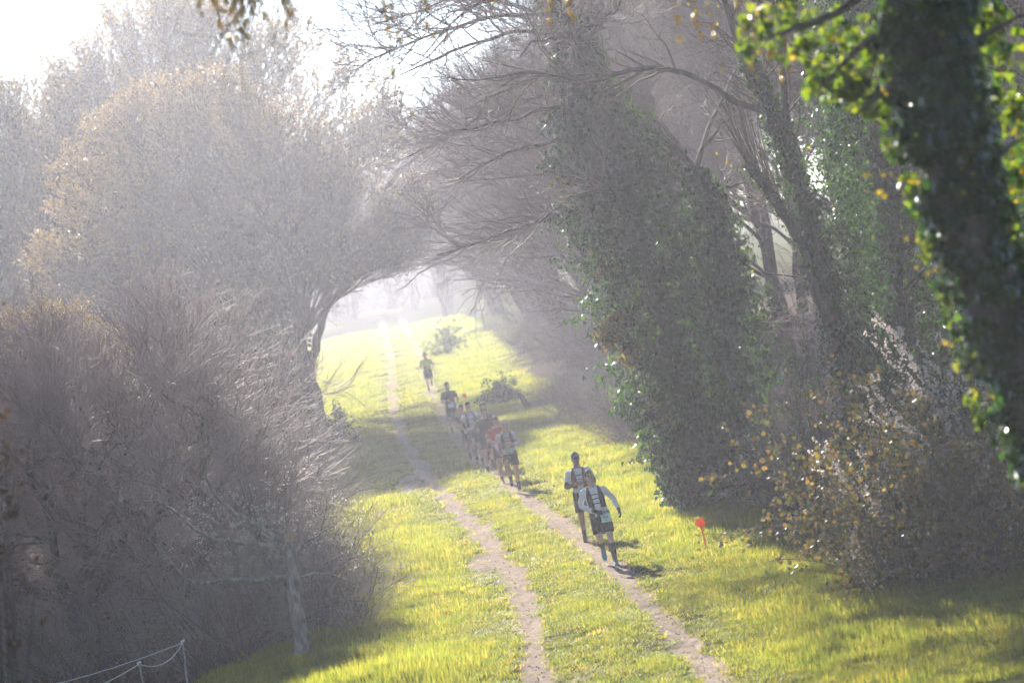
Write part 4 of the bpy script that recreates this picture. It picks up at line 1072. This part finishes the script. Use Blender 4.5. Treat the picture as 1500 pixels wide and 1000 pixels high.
# ------------------------------------------------------------------ people
def sweep(mb, pts, rx, ry=None, side=(1, 0, 0), n=12, mat=0, cap=.45):
    """closed tapered tube with elliptical rings"""
    P = np.asarray(pts, float); rx = np.asarray(rx, float); ry = rx if ry is None else np.asarray(ry, float)
    T = np.gradient(P, axis=0); T = nrm(T)
    A = np.asarray(side, float)[None] - (T * np.asarray(side, float)).sum(1, keepdims=True) * T; A = nrm(A); B = np.cross(T, A)
    P2 = np.concatenate([[P[0] - T[0] * min(rx[0], ry[0]) * cap], P, [P[-1] + T[-1] * min(rx[-1], ry[-1]) * cap]])
    rx2 = np.concatenate([[rx[0] * .55], rx, [rx[-1] * .55]]); ry2 = np.concatenate([[ry[0] * .55], ry, [ry[-1] * .55]])
    A = np.concatenate([A[:1], A, A[-1:]]); B = np.concatenate([B[:1], B, B[-1:]])
    th = np.arange(n) * 2 * math.pi / n
    V = P2[:, None] + rx2[:, None, None] * np.cos(th)[None, :, None] * A[:, None] + ry2[:, None, None] * np.sin(th)[None, :, None] * B[:, None]
    k = len(P2); idx = np.arange(k * n).reshape(k, n)
    a, b = idx[:-1], idx[1:]
    F = np.stack([a, np.roll(a, -1, 1), np.roll(b, -1, 1), b], -1).reshape(-1, 4)
    mb.add(V.reshape(-1, 3), F, mat)
    for ring, ctr, flip in ((idx[0], P2[0], True), (idx[-1], P2[-1], False)):
        v = np.concatenate([V.reshape(-1, 3)[ring], ctr[None]])
        q = np.arange(n); f = np.stack([q, (q + 1) % n, np.full(n, n)], -1)
        mb.add(v, f[:, ::-1] if flip else f, mat)

def blob(mb, c, r, n=10, rot=None, mat=0):
    u = np.linspace(-1, 1, n); z = np.sin(u * math.pi / 2) * .98; rr = np.sqrt(1 - z * z)
    v, f = tubes(np.stack([0 * z, 0 * z, z], -1)[None], rr[None], 10)
    k = n; ring0, ring1 = np.arange(10)[::-1], np.arange((k - 1) * 10, k * 10)
    v = v * np.asarray(r, float)
    if rot is not None: v = v @ np.asarray(rot).T
    v = v + np.asarray(c)
    mb.add(v, f, mat); mb.add(v[ring0], [list(range(10))], mat); mb.add(v[ring1], [list(range(10))], mat)

def skinned(mb, name, mat, parent, voxel, smooth_it=3, wrinkle=0.0, seed=0):
    """fuse overlapping closed pieces into one continuous surface"""
    me = mb.mesh('tmp', mat)
    import bmesh
    bm = bmesh.new(); bm.from_mesh(me); bmesh.ops.remove_doubles(bm, verts=bm.verts, dist=1e-5); bmesh.ops.recalc_face_normals(bm, faces=bm.faces); bm.to_mesh(me); bm.free()
    o = bpy.data.objects.new('tmp', me); COL.objects.link(o)
    r = o.modifiers.new('r', 'REMESH'); r.mode = 'VOXEL'; r.voxel_size = voxel; r.use_smooth_shade = True
    s = o.modifiers.new('s', 'SMOOTH'); s.factor = .5; s.iterations = smooth_it
    dg = bpy.context.evaluated_depsgraph_get()
    nm = bpy.data.meshes.new_from_object(o.evaluated_get(dg))
    bpy.data.objects.remove(o); bpy.data.meshes.remove(me)
    nm.name = name
    if wrinkle:
        n = len(nm.vertices); co = np.empty(n * 3, np.float32); nv = np.empty(n * 3, np.float32)
        nm.vertices.foreach_get('co', co); nm.vertex_normals.foreach_get('vector', nv)
        co, nv = co.reshape(-1, 3), nv.reshape(-1, 3)
        w = vnoise(co[:, 0] * 14 + seed, co[:, 2] * 22 + co[:, 1] * 9) + .6 * vnoise(co[:, 0] * 30 + 5, co[:, 2] * 12 + co[:, 0] * 25 + seed)
        nm.vertices.foreach_set('co', (co + nv * (wrinkle * w)[:, None]).astype(np.float32).ravel()); nm.update()
    return link(name, nm, parent)

def lerp(a, b, t): return np.asarray(a) * (1 - t) + np.asarray(b) * t

TZ = np.array([.84, .90, .97, 1.05, 1.15, 1.27, 1.37, 1.43, 1.475, 1.51, 1.57])
TRX = np.array([.115, .158, .165, .145, .148, .170, .178, .150, .085, .062, .058])
TRY = np.array([.09, .115, .122, .105, .108, .122, .115, .095, .07, .062, .060])

def hand(mb, w, d, palm, curl=.9, s=1.0):
    """palm and five fingers; w wrist, d direction, palm = way the palm faces"""
    d = nrm(np.asarray(d, float)); palm = np.asarray(palm, float); palm = nrm(palm - (palm @ d) * d); sd = np.cross(d, palm)
    sweep(mb, [w - d * .01, w + d * .03 * s, w + d * .065 * s, w + d * .09 * s], np.array([.026, .036, .041, .038]) * s, np.array([.02, .017, .016, .014]) * s, side=sd, n=10)
    for i, (o, l) in enumerate(((-.031, .9), (-.0105, 1.06), (.0105, 1.0), (.031, .78))):
        p = w + d * .085 * s + sd * o * s; a = curl * (.35 + .06 * i); pts = [p - d * .015]
        for sg in (.036, .026, .02):
            dd = d * math.cos(a) + palm * math.sin(a); p = p + dd * sg * l * s; pts.append(p); a += curl * .75
        sweep(mb, pts, np.array([.0095, .009, .0085, .0075]) * s, side=sd, n=7)
    p = w + d * .03 * s + sd * -.032 * s
    sweep(mb, [p + sd * .012, p - sd * .018 * s + d * .02 * s + palm * .012, p - sd * .02 * s + d * .048 * s + palm * .03 * s, p - sd * .008 * s + d * .068 * s + palm * .042 * s], np.array([.013, .0125, .0105, .009]) * s, side=palm, n=7)

POSES = {   # knee, ankle, toe pitch for each leg; elbow, wrist for each arm; lean, bank, head turn
 'stride': dict(kl=(-.085, -.10, .50), al=(-.045, .24, .31), pl=1.25, kr=(.105, -.12, .50), ar=(.115, -.10, .085), pr=.12,
                el=(-.30, .10, 1.15), wl=(-.085, -.19, 1.04), er=(.33, .13, 1.17), wr=(.355, -.07, .97), lean=.13, bank=.06, turn=.05),
 'drive': dict(kl=(-.10, -.30, .70), al=(-.09, -.14, .33), pl=.5, kr=(.09, .03, .49), ar=(.09, .27, .165), pr=.95,
               el=(-.29, .20, 1.18), wl=(-.24, -.05, 1.02), er=(.28, -.02, 1.13), wr=(.10, -.24, 1.18), lean=.12, bank=0, turn=0),
 'midstance': dict(kl=(-.095, -.12, .50), al=(-.09, -.02, .085), pl=.05, kr=(.10, -.06, .50), ar=(.085, .30, .45), pr=1.4,
                   el=(-.30, .05, 1.14), wl=(-.14, -.20, 1.12), er=(.31, .12, 1.16), wr=(.22, -.12, 1.03), lean=.10, bank=-.02, turn=-.1),
}
def mirrored(p):
    q = dict(p); m = lambda v: (-v[0], v[1], v[2])
    for a, b in (('kl', 'kr'), ('al', 'ar'), ('el', 'er'), ('wl', 'wr')): q[a], q[b] = m(p[b]), m(p[a])
    q['pl'], q['pr'] = p['pr'], p['pl']; q['bank'], q['turn'] = -p['bank'], -p['turn']
    return q
for k in list(POSES): POSES[k + '_m'] = mirrored(POSES[k])

_mats = {}
def cloth(name, col, rough=.8, sheen=0):
    key = (name, col)
    if key not in _mats:
        d = tuple(c * .82 for c in col); u = tuple(min(1, c * 1.12) for c in col)
        _mats[key] = mat_plain(name, [d, col, u], 14, rough, .15, spec=.25)
    return _mats[key]

def person(px, py, pose, label, look, rz=.04, h=1.0, group='trail runners', vox=.010):
    p = POSES[pose]
    base = ground(px, py)
    t = thing('person', base, label, 'person', group, rz=rz, scale=h)
    def T(q):
        q = np.asarray(q, float); dz = np.maximum(q[..., 2] - .95, 0)
        return np.stack([q[..., 0] - dz * p['bank'] * 1.5, q[..., 1] - dz * math.sin(p['lean']) , q[..., 2]], -1)
    ax = T(np.stack([0 * TZ, 0 * TZ, TZ], -1)); hipl, hipr = np.array([-.088, 0, .90]), np.array([.088, 0, .90])
    shl, shr = T([-.172, .0, 1.40]), T([.172, .0, 1.40])
    el, wl, er, wr = (T(p[k]) for k in ('el', 'wl', 'er', 'wr'))
    kl, al, kr, ar = (np.array(p[k]) for k in ('kl', 'al', 'kr', 'ar'))
    toe = lambda a, pt: np.array([0, -math.cos(pt), -math.sin(pt)])
    heel = lambda pt: np.array([0, math.sin(pt) * 0 + math.cos(pt), math.sin(pt)])
    down = lambda pt: np.array([0, math.sin(pt), -math.cos(pt)])
    legs = ((hipl, kl, al, p['pl']), (hipr, kr, ar, p['pr'])); arms = ((shl, el, wl, -1), (shr, er, wr, 1))
    def limb_leg(mb, hp, k_, a_, infl=0.0, f0=0.0, f1=1.0):
        # 0..0.5 thigh, 0.5..1 shin
        tt = np.array([0, .12, .3, .45, .5, .56, .66, .76, .9, 1.0]); rr = np.array([.088, .086, .074, .060, .056, .053, .058, .054, .038, .034])
        pts = np.array([lerp(hp, k_, q * 2) if q <= .5 else lerp(k_, a_, q * 2 - 1) for q in tt])
        pts[6:8, 1] += .012
        g = np.linspace(f0, f1, 9); P = np.stack([np.interp(g, tt, pts[:, i]) for i in range(3)], -1)
        sweep(mb, P, np.interp(g, tt, rr) + infl)
    def limb_arm(mb, s_, e_, w_, infl=0.0, f0=0.0, f1=1.0):
        tt = np.array([0, .1, .3, .46, .5, .58, .75, .92, 1.0]); rr = np.array([.055, .054, .045, .038, .037, .041, .036, .027, .025])
        pts = np.array([lerp(s_, e_, q * 2) if q <= .5 else lerp(e_, w_, q * 2 - 1) for q in tt])
        g = np.linspace(f0, f1, 8); P = np.stack([np.interp(g, tt, pts[:, i]) for i in range(3)], -1)
        sweep(mb, P, np.interp(g, tt, rr) + infl)
    # --- body: one continuous surface
    b = MB()
    sweep(b, ax, TRX, TRY, n=18)
    for q in legs: limb_leg(b, *q[:3])
    for s_, e_, w_, sg in arms: limb_arm(b, s_, e_, w_)
    for s_, e_, w_, sg in arms:
        if look.get('gloves') is None: hand(b, w_, (w_ - e_) + np.array([0, 0, -.01]), np.array([-sg * 1.0, .2, .1]), .95)
    for hp, k_, a_, pt in legs:
        f = toe(a_, pt); dn = down(pt)
        sweep(b, [a_ + [0, 0, .02], a_ + dn * .03 - f * .03, a_ + dn * .045 + f * .05, a_ + dn * .055 + f * .13, a_ + dn * .06 + f * .17], [.034, .036, .036, .034, .025], [.034, .032, .026, .02, .014])
    hc = T([0, -.03, 1.655]); ca, sa = math.cos(p['turn']), math.sin(p['turn'])
    Rm = np.array([[ca, -sa, 0], [sa, ca, 0], [0, 0, 1]]) @ np.array([[1, 0, 0], [0, math.cos(.08), -math.sin(.08)], [0, math.sin(.08), math.cos(.08)]])
    H_ = lambda q: np.asarray(q, float) @ Rm.T + hc
    hz = np.array([-.125, -.112, -.085, -.045, 0, .045, .08, .105, .118]); hx = np.array([.022, .042, .056, .066, .073, .077, .068, .046, .02]); hy = np.array([.025, .05, .072, .086, .094, .097, .086, .058, .025])
    hyo = np.array([-.055, -.042, -.022, -.008, 0, .004, .006, .006, .006])
    sweep(b, H_(np.stack([0 * hz, hyo, hz], -1)), hx, hy, side=Rm[:, 0], n=16)
    sweep(b, [T([0, .0, 1.50]), H_([0, .02, -.07])], [.058, .056])
    sweep(b, [H_([0, -.088, .012]), H_([0, -.100, -.012]), H_([0, -.108, -.032]), H_([0, -.098, -.042])], [.009, .011, .015, .012], n=8)
    sweep(b, [H_([-.035, -.083, .028]), H_([0, -.092, .030]), H_([.035, -.083, .028])], [.010, .010, .010], side=(0, 0, 1), n=8)
    sweep(b, [H_([-.02, -.094, -.064]), H_([.02, -.094, -.064])], [.009, .009], side=(0, 0, 1), n=8)
    for sg in (-1, 1): blob(b, H_([sg * .076, .012, -.012]), (.012, .02, .03), rot=Rm)
    skinned(b, 'body', cloth('skin', look['skin'], .55), t, vox, 3)
    for sg in (-1, 1):
        e = MB(); blob(e, H_([sg * .030, -.086, .008]), (.013, .008, .008), rot=Rm); e.build('eye', cloth('eye_dark', (.03, .02, .018), .3), t)
    e = MB(); blob(e, H_([0, -.1025, -.0645]), (.02, .005, .005), rot=Rm); e.build('mouth', cloth('lips', (.22, .09, .08), .5), t)
    # --- hair or headwear
    def dome(infl, z0, n=9):
        m_ = MB(); zz = np.linspace(z0, .124 + infl, n); q = np.clip((zz - (-.01)) / (.124 + infl + .01), -.99, .995)
        xx = np.interp(zz, hz, hx) * 0 + (.077 + infl) * np.sqrt(np.clip(1 - np.clip(q, 0, 1) ** 2.4, .02, 1)); yy = (.098 + infl) / (.077 + infl) * xx
        sweep(m_, H_(np.stack([0 * zz, np.full(n, .006), zz], -1)), xx, yy, side=Rm[:, 0], n=18, cap=.1); return m_
    hr = look.get('hair')
    if hr:
        m_ = dome(.010, .035); sweep(m_, [H_([0, .035, -.07]), H_([0, .030, -.02]), H_([0, .02, .05])], [.066, .078, .080], [.062, .07, .075], side=Rm[:, 0], n=14)
        skinned(m_, 'hair', cloth('hair', hr, .8), t, .010, 2, .004)
    if look.get('cap'):
        m_ = dome(.016, .030); c_ = skinned(m_, 'cap', cloth('cap', look['cap'], .8), t, .009, 3)
        if look.get('brim', True):
            v = MB(); sweep(v, [H_([0, -.06, .036]), H_([0, -.10, .034]), H_([0, -.14, .024]), H_([0, -.165, .014])], [.078, .076, .066, .035], [.008, .007, .006, .005], side=Rm[:, 0], n=14); v.build('brim', cloth('cap', look['cap'], .8), c_)
        if look.get('emblem'):
            for (ex, ew, col, nm) in ((0, .017, (.80, .55, .06), 'emblem'), (-.045, .014, (.75, .8, .78), 'patch'), (.045, .014, (.75, .8, .78), 'patch')):
                v = MB(); blob(v, H_([ex, -.117 + abs(ex) * .55, .062]), (ew, .006, .020), rot=Rm); v.build(nm, cloth('emblem', col, .5), c_)
    # --- clothes
    sh = look['shirt']; s = MB(); sel = (TZ >= .90) & (TZ <= 1.48)
    hemz = look.get('hem', .93)
    zz = np.linspace(hemz, 1.475, 12); cx = T(np.stack([0 * zz, 0 * zz, zz], -1))
    sweep(s, cx, np.interp(zz, TZ, TRX) + np.where(zz > 1.4, .010, .017), np.interp(zz, TZ, TRY) + np.where(zz > 1.4, .010, .020), n=18, cap=.05)
    sl_ = look.get('sleeve', .5)
    for s_, e_, w_, sg in arms:
        if sl_: limb_arm(s, s_ + (e_ - s_) * -.05, e_, w_, .011 if sl_ > .6 else .016, 0, sl_)
    shirt = skinned(s, 'shirt', cloth('shirt', sh), t, max(.010, vox), 2, .005, seed=int(px))
    if look.get('stripes'):
        for z_ in (1.10, 1.17, 1.24, 1.31):
            v = MB(); a_ = np.linspace(-2.3, -.84, 9); P = T(np.stack([(np.interp(z_, TZ, TRX) + .022) * np.cos(a_), (np.interp(z_, TZ, TRY) + .026) * np.sin(a_), np.full(9, z_)], -1))
            sweep(v, P, np.full(9, .016), np.full(9, .004), side=(0, 0, 1), n=8); v.build('stripe', cloth('stripe', look['stripes']), shirt)
    if look.get('arm_sleeve'):
        for s_, e_, w_, sg in arms:
            v = MB(); limb_arm(v, s_, e_, w_, .007, .30, .95); v.build('arm_sleeve', cloth('lycra', look['arm_sleeve'], .6), t)
    if look.get('gloves'):
        for s_, e_, w_, sg in arms:
            v = MB(); sweep(v, [lerp(e_, w_, .86), lerp(e_, w_, 1.02)], [.034, .033]); hand(v, w_, (w_ - e_) + np.array([0, 0, -.02]), np.array([-sg * 1.0, .2, .1]), .8, 1.12); skinned(v, 'glove', cloth('glove', look['gloves'], .8), t, .006, 1)
    s = MB(); zz = np.linspace(.84, 1.02, 7); sweep(s, T(np.stack([0 * zz, 0 * zz, zz], -1)), np.interp(zz, TZ, TRX) + .020, np.interp(zz, TZ, TRY) + .022, n=18, cap=.05)
    for hp, k_, a_, pt in legs:
        g = np.linspace(-.05, look.get('leg', .62), 6); sweep(s, [lerp(hp, k_, q) for q in g], np.linspace(.098, look.get('flare', .105), 6), n=14, cap=.03)
    skinned(s, 'shorts', cloth('shorts', look['shorts'], .75), t, max(.010, vox), 2, .006, seed=int(py))
    if look.get('calf'):
        for hp, k_, a_, pt in legs:
            v = MB(); limb_leg(v, hp, k_, a_, .006, .60, .97); v.build('calf_sleeve', cloth('lycra', look['calf'], .6), t)
    else:
        for hp, k_, a_, pt in legs:
            v = MB(); limb_leg(v, hp, k_, a_, .006, .88, 1.0); v.build('sock', cloth('sock', look.get('sock', (.06, .06, .07)), .8), t)
    for hp, k_, a_, pt in legs:
        f, dn = toe(a_, pt), down(pt); v = MB()
        sweep(v, [a_ - f * .035 + dn * -.01, a_ - f * .03 + dn * .045], [.040, .044], [.042, .046]); sweep(v, [a_ - f * .045 + dn * .045, a_ + f * .03 + dn * .038, a_ + f * .10 + dn * .05, a_ + f * .17 + dn * .06, a_ + f * .205 + dn * .066], [.040, .044, .047, .042, .026], [.036, .042, .032, .024, .016], side=(1, 0, 0))
        so = skinned(v, 'shoe', cloth('shoe', look['shoe'], .6), t, .009, 2)
        v = MB(); sweep(v, [a_ - f * .06 + dn * .074, a_ + f * .03 + dn * .078, a_ + f * .11 + dn * .080, a_ + f * .20 + dn * .078, a_ + f * .215 + dn * .074], [.040, .042, .049, .036, .02], [.014, .013, .012, .010, .006]); v.build('sole', cloth('sole', look.get('sole', (.55, .6, .6)), .7), so)
    # --- vest pack: two front panels over the shoulders, back pack, chest straps
    if look.get('vest'):
        vm = cloth('vest', look['vest'], .7)
        def surf(z_, a_, off):
            return T(np.stack([(np.interp(z_, TZ, TRX) + off) * np.cos(a_), (np.interp(z_, TZ, TRY) + off) * np.sin(a_), z_], -1))
        rows = np.array([1.08, 1.14, 1.20, 1.26, 1.32, 1.38, 1.43, 1.465]); x_in = np.array([.055, .058, .060, .062, .066, .072, .078, .082]); x_out = np.array([.150, .155, .158, .160, .155, .142, .128, .112])
        for sg in (-1, 1):
            v = MB(); nC = 6; Vo, Vi = [], []
            for z_, xi_, xo_ in zip(rows, x_in, x_out):
                x = np.linspace(xi_, xo_, nC); rx_ = np.interp(z_, TZ, TRX) + .026; ry_ = np.interp(z_, TZ, TRY) + .030
                rx_ = max(rx_, .13 + (1.475 - z_) * .3); ry_ = max(ry_, .085)
                y = -ry_ * np.sqrt(np.clip(1 - (x / max(rx_, xo_ * 1.04)) ** 2, .03, 1))
                bul = .010 * np.sin(np.linspace(0, math.pi, nC)) * (1 if z_ < 1.3 else .3)
                Vo.append(T(np.stack([sg * x, y - .010 - bul, np.full(nC, z_)], -1))); Vi.append(T(np.stack([sg * x, y + .012, np.full(nC, z_)], -1)))
            for (z_, y_) in ((1.478, -.03), (1.475, .04), (1.44, .10), (1.34, .135)):
                x = np.linspace(.082, .115, nC); Vo.append(T(np.stack([sg * x, np.full(nC, y_ - .004 + .01 * (y_ > 0)), np.full(nC, z_ + .012)], -1))); Vi.append(T(np.stack([sg * x, np.full(nC, y_ - .010), np.full(nC, z_ - .012)], -1)))
            Vo, Vi = np.array(Vo), np.array(Vi); rN = len(Vo); V = np.concatenate([Vo.reshape(-1, 3), Vi.reshape(-1, 3)]); i0 = np.arange(rN * nC).reshape(rN, nC); o_ = rN * nC
            q = np.stack([i0[:-1, :-1], i0[:-1, 1:], i0[1:, 1:], i0[1:, :-1]], -1).reshape(-1, 4); fs = [q, q[:, ::-1] + o_]
            for e0, e1 in ((i0[:-1, 0], i0[1:, 0]), (i0[1:, -1], i0[:-1, -1]), (i0[0, 1:], i0[0, :-1]), (i0[-1, :-1], i0[-1, 1:])): fs.append(np.stack([e0, e1, e1 + o_, e0 + o_], -1))
            v.add(V, np.concatenate(fs)); pn = v.build('vest_panel', vm, t)
            k = MB(); blob(k, T([sg * .115, -.150, 1.17]), (.034, .022, .055)); k.build('pocket', vm, pn)
        v = MB(); sweep(v, T(np.array([(0, .15, 1.08), (0, .17, 1.15), (0, .175, 1.28), (0, .15, 1.42)])), [.13, .15, .15, .11], [.05, .06, .06, .04], n=14); v.build('back_pack', vm, t)
        for z_ in look.get('straps', (1.16, 1.25, 1.33)):
            a_ = np.linspace(-1.95, -1.19, 7); v = MB(); sweep(v, surf(np.full(7, z_) + .008 * np.sin(np.linspace(0, 3.1, 7)), a_, .032), np.full(7, .008), np.full(7, .003), side=(0, 0, 1), n=8); v.build('chest_strap', cloth('strap', (.03, .03, .035)), t)
    if look.get('belt'):
        v = MB(); sweep(v, [(-.10, -.135, .99), (-.05, -.165, 1.0), (.05, -.165, 1.0), (.10, -.135, .99)], [.045, .06, .06, .045], [.02, .035, .035, .02], side=(0, 0, 1), n=12); v.build('waist_pack', cloth('waist_pack', look['belt']), t)
    if look.get('bib'):
        bx, bz, bw, bh = look['bib']; n_ = 6; x = np.linspace(-bw / 2, bw / 2, n_); y = -.165 - .02 * np.cos(x / bw * 2)
        yy = y + (bx ** 2) * 1.6
        V = np.concatenate([np.stack([bx + x, yy - .03 * (bz < .95), np.full(n_, bz - bh / 2)], -1), np.stack([bx + x, yy, np.full(n_, bz + bh / 2)], -1)]); V = np.concatenate([V, V + [0, .004, 0]])
        q = np.arange(n_ - 1)[:, None] + [0, 1, n_ + 1, n_]; v = MB(); v.add(V, np.concatenate([q, q[:, ::-1] + 2 * n_]))
        bo = v.build('race_bib', cloth('race_bib', look.get('bibcol', (.62, .78, .70)), .6), t)
        if vox < .0095:
            for (mx, mz, mw, mh) in ((-.045, .012, .012, .05), (-.018, .012, .012, .05), (.012, .02, .03, .012), (.012, -.008, .03, .012), (.04, .012, .012, .045), (0, -.045, .09, .010), (-.03, .055, .06, .012)):
                v = MB(); zc = bz + mz; yc = np.interp(bx + mx, bx + x, yy) - .03 * (bz < .95) * (.5 - mz / bh) - .004
                qd = np.array([(-mw / 2, 0, -mh / 2), (mw / 2, 0, -mh / 2), (mw / 2, 0, mh / 2), (-mw / 2, 0, mh / 2)]) + [bx + mx, yc, zc]; v.add(qd, [[0, 1, 2, 3]]); v.build('print_mark', cloth('print', (.08, .2, .2), .6), bo)
    return t

SK, SK2 = (.46, .29, .22), (.30, .18, .13)
BLK, DK = (.018, .018, .021), (.035, .036, .045)
person(893, 828, 'stride', 'leading runner in white long-sleeved top, black vest pack, headband and black gloves', dict(skin=(.60, .42, .35), cap=(.03, .035, .03), brim=False, emblem=True, hair=(.10, .08, .07), shirt=(.80, .80, .84),
       sleeve=.93, shorts=BLK, leg=.72, calf=BLK, shoe=(.04, .22, .28), sole=(.10, .32, .36), vest=(.025, .025, .03), gloves=BLK, bib=(.085, .885, .17, .16), hem=.92), h=.98, vox=.0085)
person(866, 793, 'drive_m', 'runner in grey cap and white tee with dark red vest pack and black arm sleeves', dict(skin=SK2, cap=(.16, .16, .19), shirt=(.78, .78, .82), sleeve=.30, arm_sleeve=BLK, shorts=(.05, .05, .06), shoe=(.10, .09, .10),
       vest=(.17, .05, .045), bib=(.02, 1.0, .18, .12), leg=.7), h=.99, vox=.009)
person(757, 720, 'drive', 'grey-haired runner in pale long sleeves and dark vest pack with a green waist pack', dict(skin=SK, hair=(.42, .41, .42), shirt=(.50, .48, .55), sleeve=.9, shorts=BLK, shoe=(.06, .06, .08), vest=(.05, .045, .06), belt=(.35, .52, .42), leg=.6), vox=.0125)
person(742, 707, 'midstance', 'runner in a dark red top close behind the grey-haired runner', dict(skin=SK, hair=(.05, .04, .035), shirt=(.40, .05, .05), sleeve=.3, shorts=BLK, shoe=(.08, .08, .1), leg=.6), h=.97, vox=.0145)
person(722, 692, 'stride_m', 'runner in a black jacket in the middle of the bunch', dict(skin=SK, hair=(.08, .06, .05), shirt=(.035, .032, .04), sleeve=.9, shorts=DK, shoe=(.1, .1, .12), leg=.62), h=.99, vox=.0145)
person(723, 681, 'drive', 'runner mostly hidden behind the black jacket, dark hair and blue shoulder showing', dict(skin=SK2, hair=(.03, .025, .02), shirt=(.06, .065, .10), sleeve=.3, shorts=DK, shoe=(.1, .1, .12)), h=.99, vox=.0145)
person(703, 681, 'midstance_m', 'dark-haired runner in a white striped singlet with dark vest straps', dict(skin=SK2, hair=(.02, .017, .015), shirt=(.62, .62, .68), sleeve=.22, stripes=(.30, .31, .40), shorts=(.06, .06, .075), shoe=(.1, .1, .12), vest=(.05, .05, .065), straps=(1.28,), leg=.66), h=1.01, vox=.0145)
person(694, 679, 'stride', 'runner in a dark singlet on the outer side of the bunch with a white bib', dict(skin=SK2, hair=(.02, .017, .015), shirt=(.06, .045, .055), sleeve=.2, shorts=DK, shoe=(.1, .1, .12), bib=(0, .98, .18, .12), bibcol=(.66, .72, .72)), h=.96, vox=.0145)
person(668, 636, 'drive_m', 'lone runner in dark tee and shorts with a pale bib, trailing the bunch', dict(skin=SK, hair=(.04, .03, .03), shirt=(.045, .047, .065), sleeve=.32, shorts=(.06, .065, .09), shoe=(.1, .1, .12), bib=(.02, .98, .20, .13), bibcol=(.60, .76, .74), leg=.72), h=.99, vox=.017)
person(632, 574, 'midstance', 'last runner in a pale yellow-green top, faint in the haze', dict(skin=SK, hair=(.06, .05, .05), shirt=(.60, .66, .22), sleeve=.32, shorts=(.06, .065, .09), shoe=(.1, .1, .12), leg=.7), h=1.0, vox=.019)
